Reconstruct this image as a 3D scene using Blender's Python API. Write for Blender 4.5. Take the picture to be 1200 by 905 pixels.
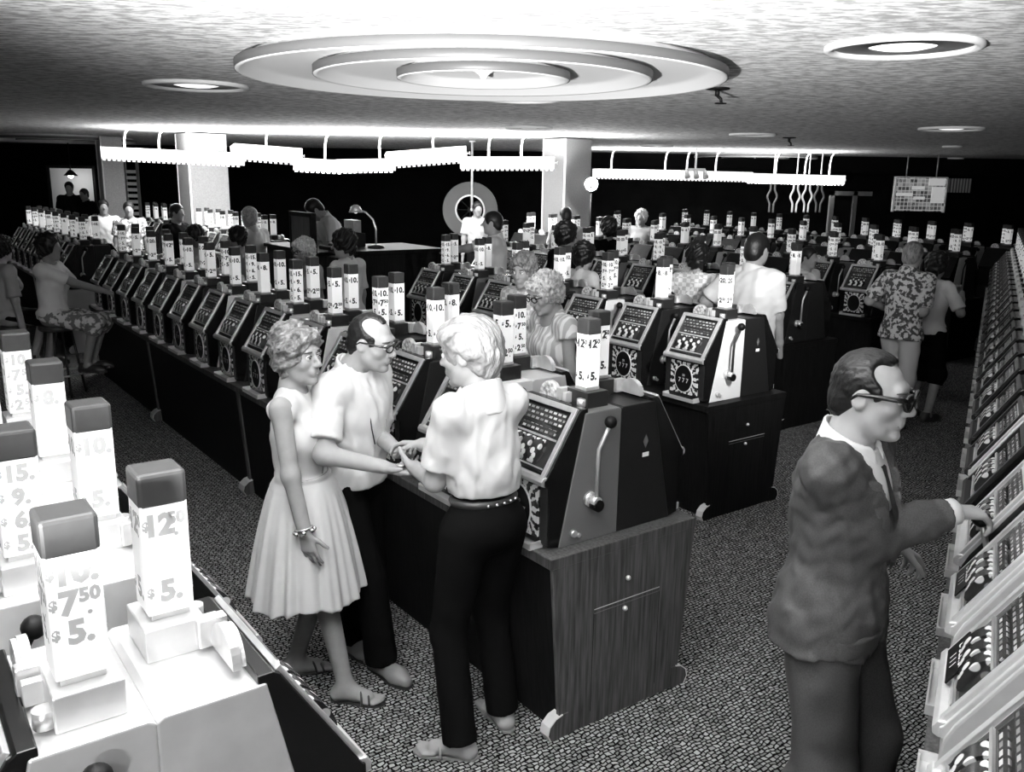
import bpy, bmesh, math, random
import numpy as np
from mathutils import Vector, Matrix, Euler
random.seed(7)
for o in list(bpy.data.objects): bpy.data.objects.remove(o)
SC = bpy.context.scene
COL = SC.collection

# ------------------------------------------------------------------ camera
CAMH = 2.15
cd = bpy.data.cameras.new('camera'); cam = bpy.data.objects.new('camera', cd); COL.objects.link(cam)
cd.sensor_fit = 'HORIZONTAL'; cd.sensor_width = 36.0; cd.lens = 1040.3/1200*36.0
cd.clip_start = .05; cd.clip_end = 200
PITCH = math.atan((452.5-211.2)/1040.3)
cam.matrix_world = Matrix.Translation((0, 0, CAMH)) @ Matrix.Rotation(math.pi/2-PITCH, 4, 'X') @ Matrix.Rotation(.016, 4, 'Z')
SC.camera = cam

# ------------------------------------------------------------------ world, lights, exposure
vs = SC.view_settings
vs.view_transform = 'Standard'; vs.look = 'None'; vs.gamma = 1; vs.use_curve_mapping = False
vs.exposure = 0.0
w = bpy.data.worlds.new('world'); SC.world = w; w.use_nodes = True
w.node_tree.nodes['Background'].inputs[0].default_value = (1, 1, 1, 1)
w.node_tree.nodes['Background'].inputs[1].default_value = .012

def lamp(name, kind, loc, power, size=.1, rot=None, **kw):
    l = bpy.data.lights.new(name, kind); l.energy = power
    if kind == 'AREA':
        l.shape = kw.get('shape', 'SQUARE'); l.size = size
        if 'size_y' in kw: l.shape = 'RECTANGLE'; l.size_y = kw['size_y']
    else: l.shadow_soft_size = size
    if kind == 'SPOT': l.spot_size = kw.get('cone', 2.0); l.spot_blend = .9
    o = bpy.data.objects.new(name, l); o.location = loc
    if rot is not None: o.rotation_euler = rot
    COL.objects.link(o); return o
def aim(loc, tgt): return (Vector(tgt)-Vector(loc)).to_track_quat('-Z', 'Y').to_euler()
FL = (-.45, -.25, 2.35)
lamp('press_flash', 'POINT', FL, 40, .06)                                    # photographer's flash beside the camera
lamp('slave_flash', 'POINT', (-.25, -3.4, 2.5), 370, .08)                    # second flash farther back in the room
BL = (-.9, .3, 1.70)
lamp('bounce_flash', 'SPOT', BL, 5400, .08, aim(BL, (-.45, 2.0, 2.85)), cone=1.45)  # second head bounced off the ceiling
ML = (1.75, 3.5, 2.45)
lamp('aisle_fill', 'SPOT', ML, 520, .06, aim(ML, (1.3, 8.0, .95)), cone=1.05)  # unseen spot added to brighten the people beyond the middle aisle
CEIL = 2.85

# ------------------------------------------------------------------ floor frame: A runs along the banks, B across them
AZ = .635
DA = Vector((-math.sin(AZ), math.cos(AZ))); DB = Vector((DA.y, -DA.x))
TH = AZ - math.pi/2
def W(a, b, z=0.0):
    q = DA*a + DB*b
    return Vector((q.x, q.y, z))

# ------------------------------------------------------------------ materials
MATS = {}
def g3(v): return (v, v, v, 1)
def mat(name, v, rough=.6, metal=0, emit=0, var=0, vscale=30, bump=0, bscale=200, stretch=None, spec=.5, coat=0):
    m = bpy.data.materials.new(name); m.use_nodes = True; nt = m.node_tree; N = nt.nodes; L = nt.links
    b = N['Principled BSDF']
    b.inputs['Base Color'].default_value = g3(v); b.inputs['Roughness'].default_value = rough
    b.inputs['Metallic'].default_value = metal
    b.inputs['Specular IOR Level'].default_value = spec
    if coat: b.inputs['Coat Weight'].default_value = coat
    if emit:
        b.inputs['Emission Color'].default_value = g3(1); b.inputs['Emission Strength'].default_value = emit
    tc = N.new('ShaderNodeTexCoord'); src = tc.outputs['Object']
    if stretch:
        mp = N.new('ShaderNodeMapping'); mp.inputs['Scale'].default_value = stretch; L.new(src, mp.inputs[0]); src = mp.outputs[0]
    if var:
        n = N.new('ShaderNodeTexNoise'); n.inputs['Scale'].default_value = vscale; n.inputs['Detail'].default_value = 3
        L.new(src, n.inputs[0]); r = N.new('ShaderNodeMapRange')
        r.inputs[1].default_value = .3; r.inputs[2].default_value = .7
        r.inputs[3].default_value = v*(1-var); r.inputs[4].default_value = min(1, v*(1+var))
        L.new(n.outputs[0], r.inputs[0]); c = N.new('ShaderNodeCombineColor')
        for i in range(3): L.new(r.outputs[0], c.inputs[i])
        L.new(c.outputs[0], b.inputs['Base Color'])
    if bump:
        n2 = N.new('ShaderNodeTexNoise'); n2.inputs['Scale'].default_value = bscale; L.new(src, n2.inputs[0])
        bp = N.new('ShaderNodeBump'); bp.inputs['Strength'].default_value = bump; bp.inputs['Distance'].default_value = .01
        L.new(n2.outputs[0], bp.inputs['Height']); L.new(bp.outputs[0], b.inputs['Normal'])
    MATS[name] = m
    return m
def M(n): return MATS[n]
mat('black', .005, .5, spec=.15); mat('blackgloss', .006, .2, spec=.3); mat('darkmetal', .03, .3, .4, spec=.2)
mat('chrome', .68, .28, .6, var=.15, vscale=15); mat('steel', .5, .38, .6, var=.1, vscale=20)
mat('silver', .72, .33, .5, var=.08, vscale=12)
mat('greypaint', .11, .45, spec=.2, var=.12, vscale=300); mat('whitepaint', .62, .4); mat('lightpaint', .42, .42); mat('darkpaint', .012, .35, spec=.2)
mat('capgrey', .03, .45, spec=.25, var=.1, vscale=40); mat('capdark', .02, .5)
mat('white', .8, .6); mat('paper', .75, .8)
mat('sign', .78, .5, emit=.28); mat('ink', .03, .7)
mat('wood', .06, .4, spec=.2, var=.55, vscale=14, stretch=(6, 6, .35), bump=.05, bscale=60)
mat('wooddark', .007, .5, spec=.1, var=.5, vscale=14, stretch=(6, 6, .35))
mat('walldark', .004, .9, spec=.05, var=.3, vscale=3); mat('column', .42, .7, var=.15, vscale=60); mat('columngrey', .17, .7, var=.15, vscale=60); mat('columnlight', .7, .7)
mat('bulb', .9, .5, emit=6); mat('tube', .85, .5, emit=1.6); mat('lampwhite', .8, .5, emit=1.0); mat('ceilwhite', .72, .8)
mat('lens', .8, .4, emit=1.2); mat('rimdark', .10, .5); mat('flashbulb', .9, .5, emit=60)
mat('glassdark', .02, .08, spec=.8)

def carpet():
    m = bpy.data.materials.new('carpet'); m.use_nodes = True; nt = m.node_tree; N = nt.nodes; L = nt.links
    b = N['Principled BSDF']; b.inputs['Roughness'].default_value = .95; b.inputs['Specular IOR Level'].default_value = .02
    tc = N.new('ShaderNodeTexCoord')
    nz = N.new('ShaderNodeTexNoise'); nz.inputs['Scale'].default_value = 22; nz.inputs['Detail'].default_value = 1
    L.new(tc.outputs['Object'], nz.inputs[0])
    sub = N.new('ShaderNodeVectorMath'); sub.operation = 'SUBTRACT'; sub.inputs[1].default_value = (.5, .5, .5); L.new(nz.outputs['Color'], sub.inputs[0])
    sc = N.new('ShaderNodeVectorMath'); sc.operation = 'SCALE'; sc.inputs['Scale'].default_value = .03; L.new(sub.outputs[0], sc.inputs[0])
    ad = N.new('ShaderNodeVectorMath'); ad.operation = 'ADD'; L.new(tc.outputs['Object'], ad.inputs[0]); L.new(sc.outputs[0], ad.inputs[1])
    mp = N.new('ShaderNodeMapping'); mp.inputs['Rotation'].default_value = (0, 0, math.radians(-38)); L.new(ad.outputs[0], mp.inputs[0])
    br = N.new('ShaderNodeTexBrick'); L.new(mp.outputs[0], br.inputs[0])
    br.inputs['Color1'].default_value = g3(.36); br.inputs['Color2'].default_value = g3(.15); br.inputs['Mortar'].default_value = g3(.003)
    br.inputs['Scale'].default_value = 1; br.inputs['Brick Width'].default_value = .027; br.inputs['Row Height'].default_value = .018
    br.inputs['Mortar Size'].default_value = .0044; br.inputs['Mortar Smooth'].default_value = .5; br.offset = .32
    L.new(br.outputs[0], b.inputs['Base Color'])
    bp = N.new('ShaderNodeBump'); bp.inputs['Strength'].default_value = .5; bp.inputs['Distance'].default_value = .004; bp.invert = True
    L.new(br.outputs['Fac'], bp.inputs['Height']); L.new(bp.outputs[0], b.inputs['Normal'])
    MATS['carpet'] = m
carpet()
def ceilmat():
    m = bpy.data.materials.new('ceiling_plaster'); m.use_nodes = True; nt = m.node_tree; N = nt.nodes; L = nt.links
    b = N['Principled BSDF']; b.inputs['Roughness'].default_value = .9
    tc = N.new('ShaderNodeTexCoord'); mp = N.new('ShaderNodeMapping'); mp.inputs['Scale'].default_value = (5, 12, 1); mp.inputs['Rotation'].default_value = (0, 0, .12)
    L.new(tc.outputs['Object'], mp.inputs[0])
    n = N.new('ShaderNodeTexNoise'); n.inputs['Scale'].default_value = 2.2; n.inputs['Detail'].default_value = 3; n.inputs['Roughness'].default_value = .6; L.new(mp.outputs[0], n.inputs[0])
    cr = N.new('ShaderNodeValToRGB'); cr.color_ramp.elements[0].position = .40; cr.color_ramp.elements[0].color = g3(.36)
    cr.color_ramp.elements[1].position = .58; cr.color_ramp.elements[1].color = g3(.80)
    L.new(n.outputs[0], cr.inputs[0]); L.new(cr.outputs[0], b.inputs['Base Color'])
    MATS['ceiling_plaster'] = m
ceilmat()

# ------------------------------------------------------------------ mesh builder
class MB:
    def __init__(s): s.v = []; s.f = []; s.sm = []
    def add(s, vs, fs, smooth=False):
        o = len(s.v); s.v += [tuple(v) for v in vs]; s.f += [tuple(i+o for i in f) for f in fs]; s.sm += [smooth]*len(fs); return s
    def box(s, x0, x1, y0, y1, z0, z1):
        return s.add([(x0,y0,z0),(x1,y0,z0),(x1,y1,z0),(x0,y1,z0),(x0,y0,z1),(x1,y0,z1),(x1,y1,z1),(x0,y1,z1)],
                     [(0,3,2,1),(4,5,6,7),(0,1,5,4),(1,2,6,5),(2,3,7,6),(3,0,4,7)])
    def obox(s, c, ex, ey, ez):          # centre and three half-extent vectors
        c, ex, ey, ez = map(Vector, (c, ex, ey, ez))
        return s.add([c-ex-ey-ez, c+ex-ey-ez, c+ex+ey-ez, c-ex+ey-ez, c-ex-ey+ez, c+ex-ey+ez, c+ex+ey+ez, c-ex+ey+ez],
                     [(0,3,2,1),(4,5,6,7),(0,1,5,4),(1,2,6,5),(2,3,7,6),(3,0,4,7)])
    def prism(s, prof, x0, x1, smooth=False):   # profile in (y,z), extruded along x
        n = len(prof); vs = [(x0, y, z) for y, z in prof]+[(x1, y, z) for y, z in prof]
        ar = sum(prof[i][0]*prof[(i+1) % n][1]-prof[(i+1) % n][0]*prof[i][1] for i in range(n))
        fs = [(i, (i+1) % n, n+(i+1) % n, n+i) for i in range(n)]
        caps = [tuple(range(n-1, -1, -1)), tuple(range(n, 2*n))]
        if ar < 0: fs = [f[::-1] for f in fs]; caps = [c[::-1] for c in caps]
        o = len(s.v); s.add(vs, fs, smooth); s.f += [tuple(i+o for i in c) for c in caps]; s.sm += [False, False]
        return s
    def tube(s, pts, r, n=8, closed=False, caps=True):
        pts = [Vector(p) for p in pts]; k = len(pts); rs = r if isinstance(r, (list, tuple)) else [r]*k
        vs = []; prev = None
        for i, p in enumerate(pts):
            if closed: d = pts[(i+1) % k]-pts[i-1]
            else: d = pts[min(i+1, k-1)]-pts[max(i-1, 0)]
            d.normalize()
            if prev is None:
                up = Vector((0, 0, 1)) if abs(d.z) < .9 else Vector((1, 0, 0)); u = d.cross(up).normalized()
            else: u = (prev-d*prev.dot(d)).normalized()
            prev = u; v = d.cross(u)
            vs += [p+(u*math.cos(t)+v*math.sin(t))*rs[i] for t in [2*math.pi*j/n for j in range(n)]]
        fs = []
        for i in range(k if closed else k-1):
            a = i*n; b = ((i+1) % k)*n
            fs += [(a+j, a+(j+1) % n, b+(j+1) % n, b+j) for j in range(n)]
        o = len(s.v); s.add(vs, fs, True)
        if caps and not closed:
            s.f += [tuple(o+j for j in range(n-1, -1, -1)), tuple(o+(k-1)*n+j for j in range(n))]; s.sm += [False, False]
        return s
    def cyl(s, p0, p1, r, n=12, r2=None): return s.tube([p0, p1], [r, r if r2 is None else r2], n)
    def lathe(s, prof, n=24, c=(0, 0, 0), smooth=True, T=None):   # profile (r,z) about z
        vs = []; fs = []; k = len(prof)
        for j in range(n):
            t = 2*math.pi*j/n
            for r, z in prof:
                p = Vector((r*math.cos(t), r*math.sin(t), z))
                if T is not None: p = T @ p
                vs.append(p+Vector(c))
        for j in range(n):
            a = j*k; b = ((j+1) % n)*k
            for i in range(k-1):
                if prof[i][0] < 1e-6 and prof[i+1][0] < 1e-6: continue
                fs.append((a+i, b+i, b+i+1, a+i+1))
        return s.add(vs, fs, smooth)
    def ball(s, c, r, n=12, sc=(1, 1, 1)):
        pr = [(max(0, math.sin(math.pi*i/(n//2+1))), -math.cos(math.pi*i/(n//2+1))) for i in range(n//2+2)]
        return s.lathe([(a*r, b*r) for a, b in pr], n, c, True, Matrix.Diagonal(sc))
    def mesh(s, name, mt=None, bevel=0, seg=2):
        me = bpy.data.meshes.new(name); me.from_pydata(s.v, [], s.f)
        me.polygons.foreach_set('use_smooth', s.sm)
        if bevel:
            bm = bmesh.new(); bm.from_mesh(me); bmesh.ops.remove_doubles(bm, verts=bm.verts, dist=1e-5)
            ed = [e for e in bm.edges if len(e.link_faces) == 2 and e.calc_face_angle() > .6]
            bmesh.ops.bevel(bm, geom=ed, offset=bevel, segments=seg, affect='EDGES', profile=.5, clamp_overlap=True)
            bm.to_mesh(me); bm.free()
        me.validate(); me.update()
        if mt: me.materials.append(M(mt) if isinstance(mt, str) else mt)
        return me
def link(name, me, parent=None, loc=None, rot=None):
    o = bpy.data.objects.new(name, me); COL.objects.link(o)
    if parent: o.parent = parent
    if loc is not None: o.location = loc
    if rot is not None: o.rotation_euler = rot
    return o
def build(mb, name, mt, parent=None, loc=None, rot=None, bevel=0): return link(name, mb.mesh(name, mt, bevel), parent, loc, rot)
def empty(name, loc=(0, 0, 0), rz=0): return link(name, None, None, loc, (0, 0, rz))
def tag(o, label, cat, group=None):
    o['label'] = label; o['category'] = cat
    if group: o['group'] = group
    return o
def struct(o): o['kind'] = 'structure'; return o
def setmat(o, mt):
    o.material_slots[0].link = 'OBJECT'; o.material_slots[0].material = M(mt)
ORD = ['first','second','third','fourth','fifth','sixth','seventh','eighth','ninth','tenth','eleventh','twelfth','thirteenth','fourteenth','fifteenth','sixteenth','seventeenth','eighteenth','nineteenth','twentieth','twenty-first','twenty-second','twenty-third','twenty-fourth','twenty-fifth','twenty-sixth']

def text_mesh(lines, faces_w, bold=.012):
    """flat lettering: lines = [(text, x, y, size)], returns (verts, faces) in the plane x,y"""
    V = []; F = []
    for t, x, y, sz in lines:
        c = bpy.data.curves.new('t', 'FONT'); c.body = t; c.size = sz; c.align_x = 'CENTER'; c.align_y = 'CENTER'; c.offset = bold*sz; c.resolution_u = 2
        o = bpy.data.objects.new('t', c); COL.objects.link(o)
        dg = bpy.context.evaluated_depsgraph_get(); me = bpy.data.meshes.new_from_object(o.evaluated_get(dg))
        k = len(V); V += [(v.co.x+x, v.co.y+y) for v in me.vertices]; F += [tuple(i+k for i in p.vertices) for p in me.polygons]
        bpy.data.objects.remove(o); bpy.data.curves.remove(c); bpy.data.meshes.remove(me)
    return V, F
# ------------------------------------------------------------------ survey helper: photo pixel -> point at a known depth / height
_c, _s, _cr, _sr = math.cos(PITCH), math.sin(PITCH), math.cos(-.016), math.sin(-.016)
def ray(x, y):
    a = (x-600)/1040.3; b = (452.5-y)/1040.3
    u = _cr*a+_sr*b; v = -_sr*a+_cr*b
    return Vector((u, _c+v*_s, -_s+v*_c))
def atY(x, y, Y): d = ray(x, y); return Vector((0, 0, CAMH))+d*(Y/d.y)
def atZ(x, y, z): d = ray(x, y); return Vector((0, 0, CAMH))+d*((z-CAMH)/d.z)

# ------------------------------------------------------------------ shell
CD = Vector((.47, .883)).normalized(); CN = Vector((CD.y, -CD.x))      # angled bank on the right: along, and away from the aisle
def WC(t, d, z=0.0):
    q = CD*t+CN*d
    return Vector((q.x, q.y, z))
struct(build(MB().box(-18, 18, -4, 25, -.1, 0), 'floor', 'carpet'))
struct(build(MB().box(-18, 18, -4, 25, CEIL, CEIL+.1), 'ceiling', 'ceiling_plaster'))
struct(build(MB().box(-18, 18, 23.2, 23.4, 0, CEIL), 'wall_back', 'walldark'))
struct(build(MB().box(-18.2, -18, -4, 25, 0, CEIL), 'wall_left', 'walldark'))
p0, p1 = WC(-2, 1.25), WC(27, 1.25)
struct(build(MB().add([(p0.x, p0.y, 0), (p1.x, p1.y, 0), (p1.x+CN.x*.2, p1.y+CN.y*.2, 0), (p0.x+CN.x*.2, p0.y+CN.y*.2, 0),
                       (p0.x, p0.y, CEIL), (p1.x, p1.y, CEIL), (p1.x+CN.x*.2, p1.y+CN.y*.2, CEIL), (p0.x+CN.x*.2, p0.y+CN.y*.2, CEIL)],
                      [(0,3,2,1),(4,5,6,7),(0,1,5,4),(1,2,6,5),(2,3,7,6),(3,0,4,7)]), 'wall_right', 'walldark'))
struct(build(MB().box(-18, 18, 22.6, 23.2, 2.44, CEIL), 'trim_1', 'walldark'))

def column(name, c, s, label, mt='column'):
    t = empty(name, (c.x, c.y, 0), TH); h = s/2
    build(MB().box(-h, h, -h, h, .12, CEIL-.02), 'shaft', mt, t, bevel=.006)
    build(MB().box(-h-.015, h+.015, -h-.015, h+.015, 0, .12), 'plinth', 'wooddark', t)
    for sx in (-1, 1):
        build(MB().box(sx*h-.012, sx*h+.012, -h-.012, -h+.012, .12, CEIL-.02), 'corner_strip', 'columnlight', t)
    return tag(t, label, 'column')
column('column', atY(239, 220, 15.6), .65, 'pale square column left of the change booth under the light troughs', 'columngrey')
column('column', atY(664, 220, 15.4), .57, 'square column with brightly lit face beside the flash lamp', 'columngrey')
column('column', atY(132, 220, 17.5), .38, 'narrow grey column at far left beside the bright doorway')

# ------------------------------------------------------------------ ceiling rosettes
def rosette(c, R, label, k=3, n=72):
    t = empty('ceiling_rosette', (c[0], c[1], CEIL))
    rs = [R*(i+1)/k for i in range(k)]
    rs = [R*.36, R*.70, R][:k] if k == 3 else [R*.55, R]
    inner = 0
    for i, r in enumerate(rs):
        a = inner; dz = -.012
        prof = [(a, dz-.004)]
        m = 8
        for j in range(1, m+1):
            u = j/m; prof.append((a+(r-.03-a)*u, dz-.004-.040*u**2.2-.035*(u > .97)))
        prof += [(r-.012, dz-.083), (r, dz-.076), (r+.001, dz-.066), (r-.012, dz-.058), (r-.09, -.001)]
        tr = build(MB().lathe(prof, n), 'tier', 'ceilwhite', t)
        build(MB().lathe([(r+.002, dz-.078), (r+.004, dz-.076), (r+.004, dz-.030), (r-.01, dz-.028)], n), 'shadow_band', 'rimdark', tr)  # dark ring paints the shadow gap along each tier's edge
        inner = r-.10
    build(MB().lathe([(0, -.10), (.012, -.095), (.03, -.06), (.075, -.03), (.085, -.005)], 20), 'finial', 'ceilwhite', t)
    tag(t, label, 'ceiling rosette')
    return t
P = atZ(570, 69, CEIL)
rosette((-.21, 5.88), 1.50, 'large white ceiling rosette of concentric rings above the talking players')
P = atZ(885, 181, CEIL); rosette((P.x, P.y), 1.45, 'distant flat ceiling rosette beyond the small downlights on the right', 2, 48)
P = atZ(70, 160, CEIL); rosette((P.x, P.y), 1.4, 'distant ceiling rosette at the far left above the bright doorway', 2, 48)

def downlight(px, py, wpx, label, lit=1.0):
    p = atZ(px, py, CEIL); q = atZ(px+wpx/2, py, CEIL); R = (q-p).length
    t = empty('downlight', (p.x, p.y, CEIL))
    build(MB().lathe([(R, -.001), (R, -.022), (R*.95, -.03), (R*.9, -.024), (R*.88, -.012), (R*.88, -.001)], 40), 'trim_ring', 'lampwhite' if lit > 1 else 'ceilwhite', t)
    build(MB().lathe([(R*.89, -.006), (R*.45, -.014), (R*.42, -.004)], 40), 'reflector', 'rimdark', t)
    build(MB().lathe([(R*.44, -.006), (R*.3, -.018), (0, -.022)], 32), 'lens', 'lens' if lit else 'ceilwhite', t)
    tag(t, label, 'downlight')
downlight(1058, 53, 184, 'large round downlight with bright lens at upper right of the ceiling')
downlight(230, 99, 112, 'round downlight left of the large rosette')
downlight(612, 114, 94, 'small dark-ringed downlight just beyond the large rosette', 0)
downlight(882, 157, 56, 'small downlight between two sprinkler heads', 0)
downlight(1115, 150, 80, 'downlight with thin bright lens near the right edge')
downlight(770, 170, 38, 'tiny lit downlight left of the flat distant rosette')
downlight(1116, 171, 24, 'tiny lit downlight, nearer of the pair above the number board')
downlight(1120, 185, 20, 'tiny lit downlight, farther of the pair above the number board')
downlight(620, 149, 54, 'thin dim downlight above the right end of the trough lights', 0)

def sprinkler(px, py, s, label):
    p = atZ(px, py, CEIL); t = empty('sprinkler_head', (p.x, p.y, CEIL))
    build(MB().lathe([(.09*s, 0), (.09*s, -.012), (.03*s, -.02), (.03*s, 0)], 20), 'escutcheon', 'black', t)
    mb = MB().cyl((0, 0, -.01), (0, 0, -.06*s), .018*s, 10); mb.tube([(0, 0, -.055*s), (.03*s, -.0, -.08*s), (.035*s, 0, -.11*s)], .012*s, 8)
    build(mb, 'frame_arm', 'black', t)
    build(MB().lathe([(0, -.118*s), (.045*s, -.115*s), (.045*s, -.108*s), (0, -.105*s)], 14, (.03*s, 0, 0)), 'deflector', 'black', t)
    tag(t, label, 'sprinkler')
sprinkler(841, 103, 1.0, 'dark sprinkler head right of the large rosette')
sprinkler(925, 161, 1.1, 'small sprinkler head farther back on the ceiling')

# ------------------------------------------------------------------ hanging trough lights
def trough(pl, pr, Y, label, hooks=(.25, .75), hgt=.18, dep=.19, tilt=0, yaw=0):
    a = atY(pl[0], pl[1], Y); b = atY(pr[0], pr[1], Y); m = (a+b)/2; d = b-a; Ln = d.length
    t = link('trough_light', None, None, (m.x, m.y, m.z), (tilt, -math.atan2(d.z, d.x), yaw)); x = Ln/2
    build(MB().prism([(-dep/2, -hgt/2), (-dep/2-.02, hgt/2), (-dep/2-.012, hgt/2), (-dep/2+.012, -hgt/2+.012), (dep/2-.012, -hgt/2+.012), (dep/2+.012, hgt/2), (dep/2+.02, hgt/2), (dep/2, -hgt/2)], -x, x), 'trough', 'lampwhite', t)
    n = max(6, int(Ln/.075)); mb = MB()
    for i in range(n):
        u = -x+(i+.5)*2*x/n; mb.box(u-.022, u+.022, -dep/2-.004, -dep/2+.004, -hgt/2-.028, -hgt/2)
    o = build(mb, 'valance_fringe', 'lampwhite', t); o['kind'] = 'stuff'
    for s in (-1, 1): build(MB().prism([(-dep/2, -hgt/2), (-dep/2-.02, hgt/2), (dep/2+.02, hgt/2), (dep/2, -hgt/2)], s*x-.006, s*x+.006), 'end_cap', 'lampwhite', t)
    for yy in (-.028, .028): build(MB().cyl((-x+.03, yy, -.01), (x-.03, yy, -.01), .013, 8), 'fluorescent_tube', 'tube', t)
    build(MB().cyl((x, 0, 0), (x+.05, 0, 0), .012, 8).cyl((x+.05, 0, 0), (x+.06, 0, 0), .026, 10), 'end_stub', 'steel', t)
    for h in hooks:
        u = -x+2*x*h; top = CEIL-m.z-(d.z/Ln)*u
        pts = [(u, 0, .0), (u, 0, top*.55), (u+.02, 0, top*.8), (u+.07, 0, top*.95), (u+.16, 0, top-.008)]
        build(MB().tube(pts, .016, 8), 'hanger', 'lampwhite', t)
    tag(t, label, 'trough light')
    return m, Ln
trough((122, 179), (284, 187), 14.2, 'longest white trough light at the left end of the hanging chain', (.15, .4))
trough((273, 177), (352, 183), 13.8, 'tilted white trough light above the gap beside the left column', (.5,), tilt=.25)
trough((346, 192), (402, 195), 14.2, 'short white trough light left of centre in the hanging chain', (.62,))
trough((396, 194), (462, 193), 14.2, 'short white trough light with one straight hanger, centre of the chain', (.75,))
trough((453, 187), (546, 180), 13.8, 'slanted white trough light above the slatted underside', (.6,), tilt=.25)
trough((540, 191), (649, 191), 14.2, 'white trough light with two hooked hangers at the right end', (.3, .65))
trough((695, 203), (800, 205), 19.5, 'distant white trough light right of the bright column', (.2, .8))
trough((796, 205), (880, 207), 19.4, 'distant white trough light in the middle of the right chain', (.1, .5))
trough((874, 208), (988, 211), 19.5, 'distant white trough light over the wavy ornaments', (.3, .6, .85))
for x0, x1, y, Y, pw in ((150, 640, 186, 14.0, 1100), (700, 980, 204, 19.4, 420)):
    a = atY(x0, y, Y); b = atY(x1, y, Y); m = (a+b)/2
    lamp('trough_uplight', 'AREA', (m.x, m.y+.5, m.z+.05), pw*.55, (b-a).length, (math.pi, 0, 0), size_y=1.2)
    lamp('trough_glow', 'AREA', (m.x, m.y, m.z-.16), pw*.25, (b-a).length, (0, 0, 0), size_y=.12)

# ------------------------------------------------------------------ far background fittings
def annulus(mb, R, r, d, n=40, a0=0, a1=2*math.pi):
    vs = []; fs = []
    for i in range(n+1):
        t = a0+(a1-a0)*i/n; c, s = math.cos(t), math.sin(t)
        vs += [(R*c, -d, R*s), (R*c, d, R*s), (r*c, d, r*s), (r*c, -d, r*s)]
    for i in range(n):
        k = i*4; fs += [(k+j, k+(j+1) % 4, k+4+(j+1) % 4, k+4+j) for j in range(4)]
    return mb.add(vs, fs)
p = atY(551, 246, 17.5); t = empty('prize_wheel', p)
build(annulus(MB(), .53, .28, .05), 'rim', 'greypaint', t)
build(annulus(MB(), .29, .26, .06), 'inner_band', 'steel', t)
build(MB().cyl((0, -.06, 0), (0, .06, 0), .05, 16), 'hub', 'black', t)
for k in range(8):
    c, s = math.cos(k*math.pi/4), math.sin(k*math.pi/4)
    build(MB().tube([(.04*c, 0, .04*s), (.28*c, 0, .28*s)], .012, 6), 'spoke', 'black', t)
mb = MB().box(-.05, .05, -.04, .04, -p.z, -.3).box(-.3, .3, -.2, .2, -p.z, -p.z+.06); build(mb, 'stand', 'black', t)
tag(t, 'large grey ring-shaped wheel standing behind the far machines', 'prize wheel')
p = atY(553, 240, 17.0); t = empty('hanging_rod', (p.x, p.y, 0))
build(MB().cyl((0, 0, 1.6), (0, 0, CEIL), .022, 8), 'rod', 'white', t); build(MB().cyl((0, 0, CEIL-.03), (0, 0, CEIL), .06, 12), 'ceiling_plate', 'white', t); build(MB().ball((0, 0, 1.6), .03), 'tip', 'white', t)
tag(t, 'thin white rod hanging in front of the grey wheel', 'rod')

# bright doorway at far left with a pendant lamp
a = atY(58, 197, 19.5); b = atY(112, 242, 19.5)
t = empty('bright_panel', ((a.x+b.x)/2, 19.5, 0)); hw = (b.x-a.x)/2
build(MB().box(-hw, hw, 0, .06, b.z-.7, a.z), 'panel', 'columnlight', t)
fr = MB().box(-hw-.06, -hw, -.03, .06, b.z-.7, a.z+.06).box(hw, hw+.06, -.03, .06, b.z-.7, a.z+.06).box(-hw, hw, -.03, .06, a.z, a.z+.06); build(fr, 'frame', 'wooddark', t)
build(MB().box(-hw, hw, 0, .06, 0, b.z-.7), 'lower_panel', 'wooddark', t)
tag(t, 'bright lit wall panel at the far left with silhouettes in front', 'wall panel')
p = atY(83, 206, 19.0); t = empty('pendant_lamp', p)
build(MB().lathe([(.02, .12), (.05, .1), (.14, 0), (.13, 0), (.04, .09)], 20), 'shade', 'black', t)
build(MB().ball((0, 0, .01), .06), 'bulb', 'bulb', t); build(MB().cyl((0, 0, .1), (0, 0, CEIL-p.z), .01, 6), 'cord', 'black', t)
tag(t, 'small pendant lamp with dark shade over the bright panel', 'pendant lamp')
lamp('pendant_light', 'POINT', (p.x, p.y, p.z-.06), 9, .05)
# slatted screen
a = atY(147, 205, 17.8); b = atY(166, 265, 17.8); t = empty('slatted_screen', (a.x, a.y, 0)); wd = b.x-a.x
for k in range(12): build(MB().box(0, wd, -.012, .012, .9+k*.115, .9+k*.115+.06), 'slat', 'column', t)
for u in (0, wd): build(MB().box(u-.02, u+.02, -.03, .03, 0, 2.4), 'post', 'rimdark', t)
tag(t, 'grey slatted screen beside the narrow far-left column', 'screen')

# number board
def boardmat():
    m = bpy.data.materials.new('board_print'); m.use_nodes = True; nt = m.node_tree; N = nt.nodes; L = nt.links; b = N['Principled BSDF']
    tc = N.new('ShaderNodeTexCoord'); br = N.new('ShaderNodeTexBrick'); L.new(tc.outputs['Object'], br.inputs[0])
    mp = N.new('ShaderNodeMapping'); mp.inputs['Rotation'].default_value = (math.pi/2, 0, 0); L.new(tc.outputs['Object'], mp.inputs[0]); L.new(mp.outputs[0], br.inputs[0])
    br.inputs['Scale'].default_value = 1; br.inputs['Brick Width'].default_value = .085; br.inputs['Row Height'].default_value = .085; br.offset = 0
    br.inputs['Color1'].default_value = g3(.03); br.inputs['Color2'].default_value = g3(.25); br.inputs['Mortar'].default_value = g3(.3); br.inputs['Mortar Size'].default_value = .007; br.inputs['Bias'].default_value = -.2
    L.new(br.outputs[0], b.inputs['Base Color']); L.new(br.outputs[0], b.inputs['Emission Color']); b.inputs['Emission Strength'].default_value = .9
    MATS['board_print'] = m
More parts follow.
